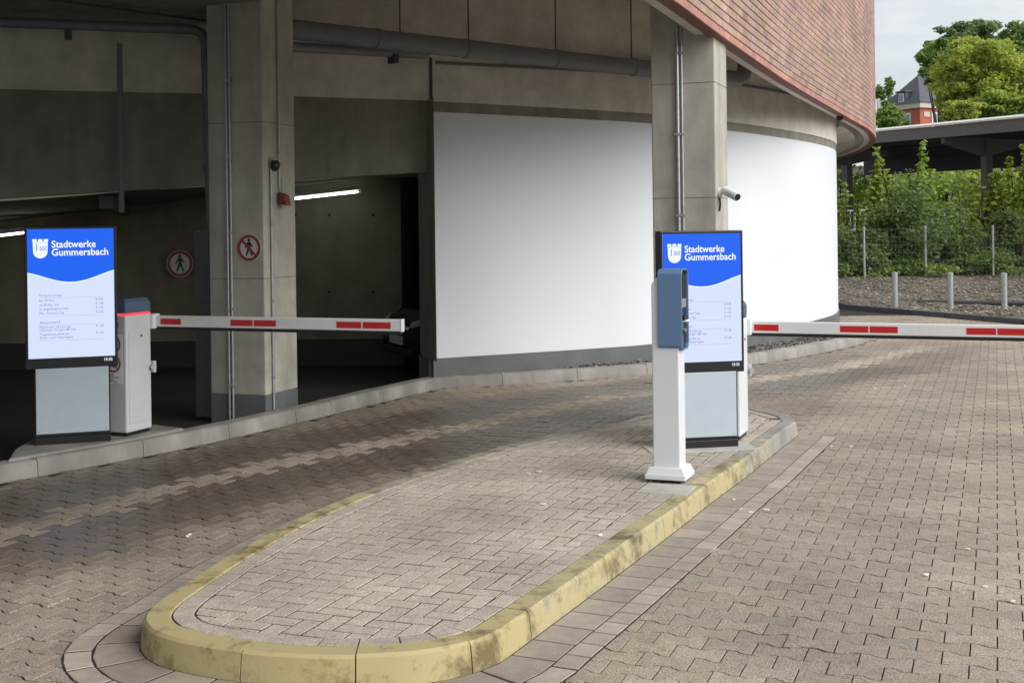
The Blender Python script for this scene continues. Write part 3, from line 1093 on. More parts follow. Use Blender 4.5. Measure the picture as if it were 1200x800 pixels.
# conduits at the wall corner
for k, (x, lab) in enumerate(((-1.02, 'left of the two conduits running down the wall corner beside the white wall'), (-.955, 'right of the two conduits running down the wall corner beside the white wall'))):
    s_ = w_at(x); p = WP.off(s_, -.03)
    tag(MB().tube([(p.x, p.y, 2.58), (p.x, p.y, 3.9)], .016, 8).build('corner_conduit', 'steel'), lab, 'conduit')
# conduit on the left wall
p = gd(142, 150, 13.35)
tag(MB().tube([(p.x, p.y - .02, 2.1), (p.x, p.y - .02, 3.88)], .03, 8).build('wall_downpipe', 'pipe'), 'dark vertical conduit on the shaded concrete wall above the left display', 'conduit')
# conduits on the columns (pairs)
def cond(cx, cy, ox, oy, z0, z1, r, lab, name='column_conduit'):
    p = Vector((cx, cy, 0)) + EX * ox + EY * oy
    root = tag(empty(name, (p.x, p.y, z0)), lab, 'conduit')
    wpart(MB().tube([(p.x, p.y, z0), (p.x, p.y, z1)], r, 8), 'conduit_tube', 'galv', root, smooth=True)
    z = z0 + .35
    while z < z1:
        wpart(MB().box((p.x, p.y, z), (r * 3.4, r * 2.4, .02), R(-20)), 'clip', 'galv', root)
        z += .75
    return root
LC, RC = (-2.605, 12.70), (1.70, 11.985)
cond(*LC, -.085, -.328, .02, 4.77, .012, 'left of the twin conduits on the front face of the left column')
cond(*LC, -.045, -.328, .02, 4.77, .012, 'right of the twin conduits on the front face of the left column')
cond(*LC, .328, -.19, .1, 2.52, .012, 'conduit below the dark camera on the right face of the left column')
cond(*LC, .328, -.03, 2.30, 4.77, .012, 'conduit above the red box on the right face of the left column')
cond(*RC, -.045, -.32, .13, 4.77, .016, 'thick conduit on the front face of the right column')
cond(*RC, -.005, -.315, .13, 4.77, .010, 'thin conduit on the front face of the right column')

# ------------------------------------------------------------------ tube lights inside
def tube_light(a, b, lab):
    a, b = Vector(a), Vector(b)
    root = tag(empty('tube_light', a.lerp(b, .5)), lab, 'light', 'tube lights inside the garage')
    wpart(MB().tube([a, b], .015, 10), 'lamp_tube', 'tube', root)
    d_ = (b - a).normalized()
    up = Vector((0, 0, .05))
    wpart(MB().tube([a + up, b + up], .035, 4), 'fixture', 'white_pc', root)
    for e in (a, b):
        wpart(MB().box((e.x, e.y, e.z + .01), (.05, .05, .07)), 'end_cap', 'white_pc', root)
ta = gd(322, 235.5, 16.6); tb = gd(421, 224.5, 17.2)
tube_light(ta, tb, 'lit tube lamp above the grey wall right of the left column')
ta = gd(-60, 283, 15.6); tb = gd(38, 271.5, 16.8)
tube_light(ta, tb, 'lit tube lamp at the left edge beside the left display')

# ================================================================== OBJECTS
# ------------------------------------------------------------------ signs on column and wall
def walker(mb, cx, cz, s, y0, y1):
    mb.slab_y(disc_pts(cx - .01 * s, cz + .62 * s, .13 * s, 14), y0, y1)
    bar(mb, (cx, cz + .48 * s), (cx + .02 * s, cz - .05 * s), .15 * s, .11 * s, y0, y1)
    bar(mb, (cx - .02 * s, cz + .02 * s), (cx - .26 * s, cz - .62 * s), .09 * s, .06 * s, y0, y1)
    bar(mb, (cx + .04 * s, cz + .02 * s), (cx + .27 * s, cz - .62 * s), .09 * s, .06 * s, y0, y1)
    bar(mb, (cx - .08 * s, cz + .43 * s), (cx - .34 * s, cz + .02 * s), .065 * s, .05 * s, y0, y1)
    bar(mb, (cx + .08 * s, cz + .43 * s), (cx + .32 * s, cz + .08 * s), .065 * s, .05 * s, y0, y1)
def round_sign(loc, rz, r, slash, lab):
    o = tag(empty('prohibition_sign', loc, rz), lab, 'sign', 'round pedestrian prohibition signs')
    MB().slab_y(disc_pts(0, 0, r, 36), 0, .006).build('sign_plate', 'sign_w', o)
    ring_mb(0, 0, r * .74, r * .96, -.003, .004).build('red_ring', 'sign_r', o)
    w = MB(); walker(w, 0, 0, r * .92, -.0025, .003)
    w.build('pedestrian_symbol', 'sign_k', o)
    if slash:
        b = MB(); bar(b, (-r * .58, r * .58), (r * .58, -r * .58), r * .085, r * .085, -.005, .002)
        b.build('red_slash', 'sign_r', o)
    return o
p = Vector((LC[0], LC[1], 0)) + EX * .15 - EY * .320
round_sign((p.x, p.y, gd(290, 290.5, p.y).z), R(-20), .135, True, 'round no pedestrians sign with slash fixed to the left column')
p = gd(211, 309, 17.45)
round_sign(p, R(2), .185, False, 'round red-ringed walking man sign on the dark wall left of the column')

# tread plate beside the column
tp = tag(empty('tread_plate_guard', (-3.14, 12.9, 0)), 'dark tread plate guard standing left of the left column', 'guard')
wpart(MB().box((-3.14, 12.87, .95), (.21, .012, 1.9), R(-12)), 'plate', 'tread', tp)
ex = Vector((math.cos(R(-12)), math.sin(R(-12)), 0)); ey = Vector((-ex.y, ex.x, 0))
stud = MB()
for i in range(9):
    for j in range(70):
        c = Vector((-3.14, 12.87, .05 + j * .0265)) + ex * (-.09 + i * .0225) - ey * .008
        sl = .6 if (i + j) % 2 else -.6
        dx = ex * (.008 * math.cos(sl)) + Vector((0, 0, .010 * math.sin(sl) * 1.4))
        n_ = ex * (.0025 * -math.sin(sl)) + Vector((0, 0, .0025))
        b = len(stud.v)
        stud.v += [tuple(c - dx), tuple(c + n_ - ey * .003), tuple(c + dx), tuple(c - n_ - ey * .003)]
        stud.f.append((b, b + 3, b + 2, b + 1))
so = wpart(stud, 'tread_pattern', 'steel', tp); stuff(so)

# red plastic box and camera on the left column
p = Vector((LC[0], LC[1], 0)) + EX * .335 - EY * .02
o = tag(empty('red_switch_box', (p.x, p.y, 2.2), R(-20)), 'small dull red box at the end of a conduit on the left column', 'switch box')
MB().add([(0, -.05, .07), (.07, -.05, .03), (.09, -.05, -.07), (0, -.05, -.05), (0, .05, .07), (.07, .05, .03), (.09, .05, -.07), (0, .05, -.05)],
         [(0, 1, 2, 3), (7, 6, 5, 4), (0, 4, 5, 1), (1, 5, 6, 2), (2, 6, 7, 3), (3, 7, 4, 0)]).build('box_body', 'rust', o, bevel=.006)
MB().tube([(.02, 0, .06), (.02, 0, .21)], .01, 8).build('cable_stub', 'galv', o)
p = Vector((LC[0], LC[1], 0)) + EX * .31 - EY * .15
o = tag(empty('dome_camera', (p.x, p.y, 2.53), R(-20)), 'small black round camera on the right face of the left column', 'camera')
MB().box((.03, 0, .02), (.06, .09, .1)).build('mount', 'galv', o, bevel=.008)
mb = MB(); vs_, fs = [], []
for i in range(7):
    a = math.pi / 2 * i / 6
    for k in range(14):
        t = 2 * math.pi * k / 14
        vs_.append((.05 + .055 * math.sin(a) * .9, -.01 + .055 * math.cos(a) * math.cos(t), .055 * math.cos(a) * math.sin(t)))
for i in range(6):
    for k in range(14):
        fs.append((i * 14 + k, i * 14 + (k + 1) % 14, (i + 1) * 14 + (k + 1) % 14, (i + 1) * 14 + k))
mb.add(vs_, fs).build('dome', 'glassy', o, smooth=True)
MB().tube([(.03, -.01, 0), (.055, -.01, 0)], .06, 16).build('dome_ring', 'black', o)

# bullet camera on the right column
p = Vector((RC[0], RC[1], 0)) + EX * .302 - EY * .18
cz = gd(852, 226, p.y).z
o = tag(empty('bullet_camera', (p.x, p.y, cz), R(-20)), 'white bullet camera on the side of the right concrete column', 'camera')
MB().tube([(0, 0, 0), (.03, 0, 0)], .05, 14).build('mount', 'white_pc', o, smooth=True)
MB().tube([(.02, 0, 0), (.07, -.01, .01), (.10, -.02, .0)], .018, 10).build('arm', 'white_pc', o, smooth=True)
a, b = Vector((.05, -.01, .025)), Vector((.20, -.16, -.045))
MB().tube([a, a.lerp(b, .04), a.lerp(b, .96), b], [.03, .042, .042, .036], 16).build('camera_body', 'white_pc', o, smooth=True)
dd = (b - a).normalized()
MB().tube([b - dd * .004, b + dd * .004], .031, 16).build('lens', 'glassy', o, smooth=True)
MB().tube([(.01, -.01, -.04), (.014, -.012, -.11), (.006, -.012, -.17)], .009, 8).build('cable', 'black', o, smooth=True)

# camera under the soffit at the far end
p = gd(985, 137.5, 20.6)
o = tag(empty('soffit_camera', p, R(-20)), 'tiny black camera under the soffit below the brick edge', 'camera')
MB().tube([(0, 0, 0), (0, -.14, -.01)], .055, 14).build('camera_body', 'black', o, smooth=True)
MB().box((-.03, .0, .12), (.14, .12, .16)).build('mount', 'steel', o, bevel=.01)

# ------------------------------------------------------------------ tariff displays
def display(loc, rz, H, lab):
    o = tag(empty('tariff_display', loc, rz), lab, 'display', 'parking tariff displays')
    k = H / 1.74
    def B(c, d, name, mat, par=o, bev=.004):
        return MB().box([x * k for x in c], [x * k for x in d]).build(name, mat, par, bevel=bev)
    B((0, 0, .03), (.575, .15, .06), 'foot', 'black')
    B((0, .005, .335), (.575, .13, .55), 'lower_cabinet', 'black')
    pn = B((0, -.066, .345), (.552, .012, .52), 'front_panel', 'panel')
    for sx in (-1, 1):
        for sz in (-1, 1):
            MB().tube([(sx * .255 * k, -.072 * k, (.345 + sz * .24) * k), (sx * .255 * k, -.0755 * k, (.345 + sz * .24) * k)], .006 * k, 8).build('screw', 'galv', pn)
    B((0, .0, 1.17), (.70, .13, 1.14), 'screen_housing', 'black', bev=.008)
    W_, Hs = .655 * k, 1.028 * k
    zt, yf = (1.74 - .024) * k, -.0652 * k
    def sx(x): return -W_ / 2 + x * k
    def sz(y): return zt - y * k
    scr = MB().slab_y([(-W_ / 2, zt - Hs), (W_ / 2, zt - Hs), (W_ / 2, zt), (-W_ / 2, zt)], yf - .0015, yf + .004).build('screen', 'scr_pale', o)
    n = 24; wave = []
    for i in range(n + 1):
        t = i / n
        y = .345 + .085 * (math.sin(math.pi * (t * .98)) ** 1.35) - .012 * t
        wave.append((sx(.655 * t), sz(y)))
    y1 = yf - .0025
    MB().slab_y(wave + [(W_ / 2, zt), (-W_ / 2, zt)], y1, y1 + .0005).build('blue_header', 'scr_blue', scr)
    ed = wave + [(p[0], p[1] - .009 * k) for p in wave[::-1]]
    m = MB()
    for i in range(n):
        m.slab_y([(wave[i][0], wave[i][1] - .009 * k), (wave[i + 1][0], wave[i + 1][1] - .009 * k), wave[i + 1], wave[i]], y1 - .0002, y1 + .0005)
    m.build('wave_line', 'scr_white', scr)
    # crest: shield with battlements, tower and chequered field
    y2 = y1 - .0012
    sh = []
    x0, x1_, yt, yb = .042, .155, .098, .232
    for i in range(17):
        a = math.pi * i / 16
        sh.append((sx((x0 + x1_) / 2 - math.cos(a) * .054), sz(yb - .056 + math.sin(a) * .056)))
    top = [(sx(x1_), sz(yt)), (sx(x0), sz(yt))]
    m = MB(); m.slab_y(sh + top, y2, y2 + .0008)
    for cx in (.056, .0985, .141):
        m.slab_y([(sx(cx - .016), sz(yt + .001)), (sx(cx + .016), sz(yt + .001)), (sx(cx + .017), sz(yt - .016)), (sx(cx + .006), sz(yt - .021)), (sx(cx), sz(yt - .016)), (sx(cx - .006), sz(yt - .021)), (sx(cx - .017), sz(yt - .016))], y2, y2 + .0008)
    m.build('crest', 'scr_white', scr)
    m = MB()
    def rct(xa, xb, ya, yb_):
        m.slab_y([(sx(xa), sz(yb_)), (sx(xb), sz(yb_)), (sx(xb), sz(ya)), (sx(xa), sz(ya))], y2 - .0008, y2 + .0002)
    for i in range(9):
        rct(.049 + i * .0115, .0545 + i * .0115, .103, .108)
    rct(.068, .074, .122, .176); rct(.066, .076, .118, .122)
    for i in range(5):
        for j in range(3):
            if (i + j) % 2 == 0:
                rct(.093 + i * .0105, .1025 + i * .0105, .138 + j * .011, .148 + j * .011)
    for j in range(3):
        rct(.0965, .0985, .188 + j * .012, .194 + j * .012)
    m.build('crest_details', 'scr_blue', scr)
    text_obj('lettering', 'Stadtwerke', .335 * k, sx(.183), sz(.148), y2, 'scr_white', scr, bold=.018, height=.078 * k)
    text_obj('lettering', 'Gummersbach', .43 * k, sx(.183), sz(.212), y2, 'scr_white', scr, bold=.018, height=.078 * k)
    def line(y):
        MB().slab_y([(sx(.086), sz(y + .0022)), (sx(.569), sz(y + .0022)), (sx(.569), sz(y)), (sx(.086), sz(y))], y1, y1 + .0006).build('rule', 'scr_line', scr)
    rows = [('Montag bis Samstag', .18, .536, None), ('bis 30 Min.', .125, .577, '€ 0,00'), ('ab 30 Min. Std.', .16, .611, '€ 1,00'), ('je angefangene Std.', .24, .644, '€ 1,00'), ('Max. Tarif pro Tag', .20, .678, '€ 6,00'),
            ('Abendtarif', .17, .752, None), ('Maximum 18 Uhr bis', .255, .790, '€ 1,00'), ('nächsten Morgen 08 Uhr', .30, .812, None), ('Tagespauschale an', .24, .846, '€ 2,00'), ('Sonn- und Feiertagen', .27, .872, None)]
    for t, w, y, pr_ in rows:
        text_obj('lettering', t, w * .92 * k, sx(.086), sz(y), y1, 'scr_text', scr, height=.026 * k)
        if pr_:
            text_obj('lettering', pr_, .058 * k, sx(.569), sz(y), y1, 'scr_text', scr, align='RIGHT', height=.026 * k)
    for y in (.548, .692, .764, .888):
        line(y)
    text_obj('clock_digits', '15:32', .062 * k, sx(.635), sz(1.066), yf - .002, 'scr_white', o, align='RIGHT', bold=.02)
    return o
pL = gp(86, 517.5, .15)
display(pL, R(19), 1.80, 'tall lit tariff display on the raised kerb pad at far left')
pR = gd(822, 521, 10.02); pR.z = .135
display((pR.x, pR.y, pR.z), R(11), 1.71, 'tall lit tariff display on the island behind the ticket terminal')

# ------------------------------------------------------------------ barriers
def barrier(loc, rz, body_h, boom_z, boom_len, reds, white, lab, sticker):
    o = tag(empty('barrier_gate', loc, rz), lab, 'barrier', 'parking barriers with striped booms')
    bw, bd = .32, .34
    mt = 'white_pc' if white else 'grey_pc'
    capz = body_h - .155
    MB().box((0, 0, .012), (bw - .03, bd - .03, .024)).build('foot', 'black', o)
    body = MB().box((0, 0, .02 + capz / 2), (bw, bd, capz - .02)).build('housing', mt, o, bevel=.014)
    MB().box((0, 0, capz + .018), (bw - .004, bd - .004, .016)).build('light_strip', 'navy' if white else 'led', o)
    cap = MB()
    z0, z1, z2 = capz + .028, capz + .115, capz + .155
    lo = [(-bw / 2, -bd / 2), (bw / 2, -bd / 2), (bw / 2, bd / 2), (-bw / 2, bd / 2)]
    v = [(x, y, z0) for x, y in lo] + [(x, y, z1) for x, y in lo] + [(x * .84, y * .86, z2) for x, y in lo]
    f = [(0, 3, 2, 1), (8, 9, 10, 11)] + [(r_ + i, r_ + (i + 1) % 4, r_ + 4 + (i + 1) % 4, r_ + 4 + i) for r_ in (0, 4) for i in range(4)]
    cap.add(v, f).build('cap', 'navy', o, bevel=.01)
    # door on the boom side
    dr = MB().box((bw / 2 + .002, 0, capz * .5 - .01), (.006, bd - .07, capz * .78)).build('door', mt, o, bevel=.003)
    MB().tube([(bw / 2 + .004, .03, capz * .83), (bw / 2 + .010, .03, capz * .83)], .010, 10).build('lock', 'black', dr)
    # knob and bracket behind
    MB().box((bw / 2 - .02, bd / 2 + .02, capz * .55), (.09, .035, .10)).build('bracket', 'grey_pc', o, bevel=.004)
    MB().tube([(bw / 2 + .02, bd / 2 - .01, capz * .55), (bw / 2 + .045, bd / 2 - .03, capz * .55)], .022, 12).build('reflector_knob', 'galv', o, smooth=True)
    # boom
    by = bd / 2 + .06
    MB().box((bw / 2 - .03, by - .02, boom_z), (.12, .1, .13)).build('boom_clamp', 'white_pc', o, bevel=.008)
    x0 = bw / 2 + .0
    bm_ = MB().box((x0 + boom_len / 2, by, boom_z), (boom_len, .05, .098)).build('boom', 'boom', o, bevel=.008)
    MB().box((x0 + boom_len / 2, by, boom_z - .062), (boom_len - .01, .03, .026)).build('rubber_edge', 'rubber', bm_, bevel=.004)
    MB().box((x0 + boom_len + .003, by, boom_z), (.012, .056, .104)).build('end_cap', 'grey_pc', bm_, bevel=.003)
    for a, b in reds:
        MB().box((x0 + (a + b) / 2, by - .0255, boom_z - .002), (b - a, .002, .052)).build('red_stripe', 'red', bm_)
    MB().tube([(.04, -bd / 2 - .006, capz - .07), (.04, -bd / 2, capz - .07)], .045, 18).build('round_port', 'black', o)
    if sticker:
        yf = -bd / 2 - .0022
        st = MB().slab_y([(-.09, .45), (.125, .45), (.125, .87), (-.09, .87)], yf, yf + .002).build('notice_sheet', 'sheet', o)
        for cz, kind in ((.785, 0), (.62, 1)):
            ring_mb(.03, cz, .06, .075, yf - .001, yf, 24).build('red_ring', 'sign_r', st)
            m = MB()
            if kind == 0:
                walker(m, .03, cz, .055, yf - .0008, yf)
            else:
                m.slab_y(disc_pts(-.015, cz - .015, .017, 12), yf - .0008, yf)
                m.slab_y(disc_pts(.035, cz - .015, .017, 12), yf - .0008, yf)
                bar(m, (-.02, cz - .004), (.04, cz + .010), .011, .011, yf - .0008, yf)
                bar(m, (.012, cz + .004), (.014, cz + .034), .009, .009, yf - .0008, yf)
            m.build('symbol', 'sign_k', st)
            m = MB(); bar(m, (-.017, cz + .047), (.077, cz - .047), .006, .006, yf - .0012, yf)
            m.build('red_slash', 'sign_r', st)
        text_obj('lettering', 'Achtung!', .11, -.08, .515, yf - .001, 'sign_k', st, bold=.02)
        text_obj('lettering', 'nur Ein- und Ausfahrt', .17, -.08, .497, yf - .001, 'sign_k', st)
        text_obj('lettering', 'Attention', .11, -.08, .475, yf - .001, 'sign_k', st, bold=.02)
        text_obj('lettering', 'vehicles only', .15, -.08, .458, yf - .001, 'sign_k', st)
    return o
RZ = R(-21.5)
bx = Vector((math.cos(RZ), math.sin(RZ))); by_ = Vector((-bx.y, bx.x))
cL = Vector((-3.30, 10.75)) - bx * .16 + by_ * .17
barrier((cL.x, cL.y, .15), RZ, 1.175, .958, 2.42, [(.075, .29), (.80, 1.02), (1.032, 1.25), (1.83, 2.06), (2.075, 2.33)], False, 'grey barrier with navy cap and striped boom beside the left display', True)
cR = gp(867, 517, .13); cR = Vector((cR.x, cR.y)) - bx * .16 + by_ * .20
barrier((cR.x, cR.y, .13), RZ, 1.13, .895, 3.3, [(.05, .255), (.755, .98), (.99, 1.21), (1.73, 1.95), (1.96, 2.18), (2.7, 2.92), (2.93, 3.15)], True, 'white barrier behind the right display with its striped boom across the right lane', False)

# concrete patches under the island machines
for c, d_, r_ in (((1.01, 8.43), (.34, .3), RZ), ((1.46, 9.99), (.86, .36), R(8))):
    MB().box((c[0], c[1], IT), (d_[0], d_[1], .012), r_).build('concrete_patch', 'kerb_l', isl, bevel=.003)

# ------------------------------------------------------------------ ticket terminal
pt = gp(785, 562, .13)
o = tag(empty('ticket_terminal', (pt.x, pt.y + .0, IT + .006), RZ), 'white post ticket terminal with blue head on the island by the yellow kerb', 'ticket machine')
MB().box((0, 0, .035), (.285, .27, .035), 0).build('base_flange', 'white_pc', o, bevel=.004)
MB().box((0, 0, .072), (.275, .26, .05), 0, top=.86).build('base_collar', 'white_pc', o, bevel=.004)
MB().box((0, 0, .012), (.25, .23, .016), 0).build('base_shade_plate', 'black', o)  # black plate put in as the shade under the flange
for sx in (-1, 1):
    for sy in (-1, 1):
        MB().tube([(sx * .11, sy * .1, -.004), (sx * .11, sy * .1, .02)], .012, 8).build('anchor_bolt', 'galv', o)
pst = MB()
pst.box((0, 0, .72), (.19, .165, 1.26))
pst.build('post', 'white_pc', o, bevel=.008)
MB().add([(-.095, -.0825, 1.349), (.05, -.0825, 1.349), (.05, .0825, 1.349), (-.095, .0825, 1.349), (-.03, -.0825, 1.43), (.05, -.0825, 1.43), (.05, .0825, 1.43), (-.03, .0825, 1.43)],
         [(0, 3, 2, 1), (4, 5, 6, 7), (0, 1, 5, 4), (1, 2, 6, 5), (2, 3, 7, 6), (3, 0, 4, 7)]).build('post_top', 'white_pc', o, bevel=.004)
MB().box((.0955, 0, .62), (.004, .10, .98)).build('service_panel', 'white_pc', o, bevel=.001)
# head: blue shell, hollow towards the driver, dark front recessed
hz0, hz1, hx0, hx1, hy = .90, 1.455, -.045, .125, .10
shell = MB()
prof = [(-hy - .0, hz0 + .03), (-hy + .03, hz0), (hy - .03, hz0), (hy, hz0 + .03), (hy, hz1 - .03), (hy - .03, hz1), (-hy + .03, hz1), (-hy, hz1 - .03)]
inn = [(y * .9, (hz0 + hz1) / 2 + (z - (hz0 + hz1) / 2) * .965) for y, z in prof]
n = 8
v = [(hx0, y, z) for y, z in prof] + [(hx1, y, z) for y, z in prof] + [(hx1, y, z) for y, z in inn] + [(hx1 - .02, y, z) for y, z in inn]
f = [tuple(range(n))] + [(i, (i + 1) % n, n + (i + 1) % n, n + i) for i in range(n)] + [(n + i, n + (i + 1) % n, 2 * n + (i + 1) % n, 2 * n + i) for i in range(n)] + [(2 * n + i, 2 * n + (i + 1) % n, 3 * n + (i + 1) % n, 3 * n + i) for i in range(n)]
head = shell.add(v, f).build('head', 'blue', o, bevel=.004)
fy = [(y, z) for y, z in inn]
MB().add([(hx1 - .019, y, z) for y, z in fy], [tuple(range(n))]).build('front_glass', 'glassy', head)
MB().box((hx1 - .012, 0, 1.33), (.014, .13, .14)).build('screen', 'black', head, bevel=.003)
MB().box((hx1 - .014, -.01, 1.22), (.016, .12, .06)).build('speaker_grille', 'galv', head, bevel=.002)
MB().box((hx1 - .008, 0, 1.12), (.03, .10, .035)).build('ticket_slot', 'black', head, bevel=.004)
MB().box((hx1 - .002, 0, 1.098), (.04, .09, .012)).build('slot_lip', 'sheet', head, bevel=.003)
MB().tube([(hx1 - .02, .03, 1.03), (hx1 - .004, .03, 1.03)], .014, 12).build('push_button', 'galv', head)

# ------------------------------------------------------------------ car inside the garage
hd = R(203)                                    # driving direction in plan
cf = Vector((-1.52, 16.55))                     # front middle
car = tag(empty('parked_car', (cf.x, cf.y, 0), hd), 'dark car mostly in shade inside the garage beside the white wall corner', 'car')
# local: +x forward (front at x=0), body towards -x
def loft(secs, name, mat, par, smooth=True):
    n = len(secs[0]); vs_ = [p for s_ in secs for p in s_]; fs = []
    for i in range(len(secs) - 1):
        for k in range(n):
            k2 = (k + 1) % n
            fs.append((i * n + k, i * n + k2, (i + 1) * n + k2, (i + 1) * n + k))
    fs.append(tuple(range(n - 1, -1, -1))); fs.append(tuple(range((len(secs) - 1) * n, len(secs) * n)))
    return MB().add(vs_, fs).build(name, mat, par, smooth=smooth)
def sec(x, w, zb, zt, cr):
    return [(x, -w, zb), (x, -w * 1.02, (zb + zt) / 2), (x, -w * .94, zt - cr), (x, -w * .6, zt), (x, 0, zt + cr * .3), (x, w * .6, zt), (x, w * .94, zt - cr), (x, w * 1.02, (zb + zt) / 2), (x, w, zb)]
loft([sec(.0, .62, .28, .62, .1), sec(-.08, .78, .22, .74, .1), sec(-.35, .87, .2, .84, .08), sec(-1.1, .89, .2, .94, .06), sec(-3.4, .89, .2, .96, .06), sec(-4.0, .84, .22, .95, .08), sec(-4.2, .7, .3, .8, .1)], 'body', 'carpaint', car)
loft([sec(-1.1, .72, .9, .95, .02), sec(-1.75, .66, .9, 1.4, .06), sec(-2.6, .66, .9, 1.45, .06), sec(-3.6, .66, .9, 1.3, .06), sec(-4.0, .7, .9, .97, .02)], 'cabin', 'glassy', car)
for s_ in (-1, 1):
    MB().add([(-.06, s_ * .50, .62), (-.09, s_ * .70, .64), (-.36, s_ * .84, .77), (-.30, s_ * .74, .80), (-.13, s_ * .52, .74)], [(0, 1, 2, 3, 4)]).build('headlight_glass', 'glassy', car)
    hl = loft([[(-.03 - .015 * k, s_ * (.50 + .05 * k), .60 + .014 * k), (.0 - .015 * k, s_ * (.50 + .05 * k), .64 + .014 * k), (-.04 - .03 * k, s_ * (.50 + .05 * k), .69 + .016 * k), (-.10 - .03 * k, s_ * (.5 + .05 * k), .64 + .014 * k)] for k in range(5)], 'headlight', 'lamp', car, False)
    for x in (-.85, -3.35):
        w = MB().tube([(x, s_ * .72, .32), (x, s_ * .90, .32)], .32, 20).build('wheel', 'rubber', car)
        MB().tube([(x, s_ * .895, .32), (x, s_ * .91, .32)], .2, 14).build('rim', 'galv', w)
    MB().box((-1.35, s_ * .98, 1.0), (.1, .16, .1)).build('wing_mirror', 'carpaint', car, bevel=.03)
MB().box((.02, 0, .44), (.02, .52, .11)).build('number_plate', 'plate', car, bevel=.003)
MB().box((.005, 0, .62), (.03, .8, .06)).build('grille_bar', 'chrome', car, bevel=.005)
MB().box((.0, 0, .3), (.06, 1.3, .08)).build('bumper', 'rubber', car, bevel=.02)

# ------------------------------------------------------------------ gravel strip at the foot of the white wall
gr = MB()
ico = [(0, 0, 1), (.89, 0, .45), (.28, .85, .45), (-.72, .53, .45), (-.72, -.53, .45), (.28, -.85, .45), (0, 0, -.4)]
icf = [(0, 1, 2), (0, 2, 3), (0, 3, 4), (0, 4, 5), (0, 5, 1), (1, 6, 2), (2, 6, 3), (3, 6, 4), (4, 6, 5), (5, 6, 1)]
SK0, SK1 = None, None
for i, p in enumerate(KP.p):
    if SK0 is None and p.x > -.62: SK0 = KP.s[i]
    if SK1 is None and p.x > 5.6: SK1 = KP.s[i]
for i in range(5200):
    s_ = random.uniform(SK0, SK1)
    p, t = KP.at(s_)
    # distance to wall along the normal
    n_ = Vector((-t.y, t.x)); w = .3
    while w < 2.6 and abs(dist_poly(p + n_ * w, WP.p[::4])) > .08 and w < 2.6:
        w += .15
    u = random.random() ** 1.2
    q = p + n_ * (.18 + max(0.02, w - .2) * u)
    r = random.uniform(.010, .027)
    zz = .05 + .085 * max(0, u * 1.6 - .6) + random.uniform(-.01, .02)
    a = random.uniform(0, 6.28); ca, sa = math.cos(a), math.sin(a)
    sx_, sy_, sz_ = r * random.uniform(.7, 1.4), r * random.uniform(.7, 1.3), r * random.uniform(.5, .9)
    tt = random.choice((.5, .7, .9, 1.2, 1.7, 2.4)) * random.uniform(.8, 1.1)
    gr.add([(q.x + (x * ca - y * sa) * sx_, q.y + (x * sa + y * ca) * sy_, zz + z * sz_) for x, y, z in ico], icf, (tt, tt * .98, tt * .95))
go = gr.build('gravel_strip', 'gravel')
stuff(go); go['label'] = 'grey gravel between the kerb and the foot of the white wall'; go['category'] = 'gravel'
ks = [tuple(KP.off(s_, .12)) for s_ in np.linspace(SK0 - .4, SK1, 30)]
ws = [tuple(WP.off(s_, .1)) for s_ in np.linspace(S_J, w_at(5.7), 30)]
struct(MB().prism(ks + ws[::-1], -.04, .05).build('gravel_bed', 'bed'))

# ================================================================== BACKGROUND
# far paved apron, edging and gravel bank
E0, E1 = Vector((5.0, 30.0)), Vector((12.5, 21.0))
edge_a, edge_b = gp(960, 359.5, 0), gp(1205, 381, 0)
de = (edge_b - edge_a); de.z = 0; de.normalize()
ea, eb = edge_a - de * 6, edge_b + de * 8
nrm = Vector((-de.y, de.x, 0))
if nrm.y < 0: nrm = -nrm
pth = Path([(ea.x, ea.y), (eb.x, eb.y)])
ke = struct(empty('apron_edging'))
L = (eb - ea).length; k = 0
d = 0
while d < L:
    a = ea + de * (d + .01); b = ea + de * min(d + 1.0 - .01, L)
    q = [(a.x, a.y), (b.x, b.y), (b.x + nrm.x * .1, b.y + nrm.y * .1), (a.x + nrm.x * .1, a.y + nrm.y * .1)]
    MB().prism(q, -.05, .10).build('edging_stone', 'steel_d', ke, bevel=.01)
    d += 1.0
FY = 32.0                                        # mesh fence line
# bank surface
nx, ny = 70, 26
vs_, fs = [], []
for j in range(ny):
    for i in range(nx):
        x = 3 + i * .33
        s_ = (x - ea.x) / de.x if abs(de.x) > 1e-6 else 0
        y0 = ea.y + de.y * s_ + .1
        t = j / (ny - 1)
        y = y0 + (46 - y0) * t ** 1.6
        zb_ = .06 + .42 * min(1, max(0, (y - 27.0) / 5.0)) + (.02 if j else 0) * random.uniform(-1, 1.5) + max(0, y - 33) * .05
        vs_.append((x, y, zb_))
for j in range(ny - 1):
    for i in range(nx - 1):
        a = j * nx + i
        fs.append((a, a + 1, a + nx + 1, a + nx))
struct(MB().add(vs_, fs).build('gravel_bank', 'bank', smooth=True))
# stones and dry leaves on the bank
st = MB()
for i in range(4200):
    x = random.uniform(6.0, 14.0); y = random.uniform(24, 32)
    s_ = (x - ea.x) / de.x
    if y < ea.y + de.y * s_ + .2: continue
    z = .07 + .42 * min(1, max(0, (y - 27.0) / 5.0))
    r = random.uniform(.02, .05); a = random.uniform(0, 6.28)
    tt = random.choice((.5, .8, 1.0, 1.4, 2.0, 2.8))
    wr = random.uniform(.75, 1.0)
    st.add([(x + (px * math.cos(a) - py * math.sin(a)) * r, y + (px * math.sin(a) + py * math.cos(a)) * r, z + pz * r * .6) for px, py, pz in ico], icf, (tt, tt * (.9 + .1 * wr), tt * wr * .9))
so = stuff(st.build('bank_stones', 'gravel')); so['label'] = 'loose stones and dry leaf litter on the gravel bank'; so['category'] = 'gravel'
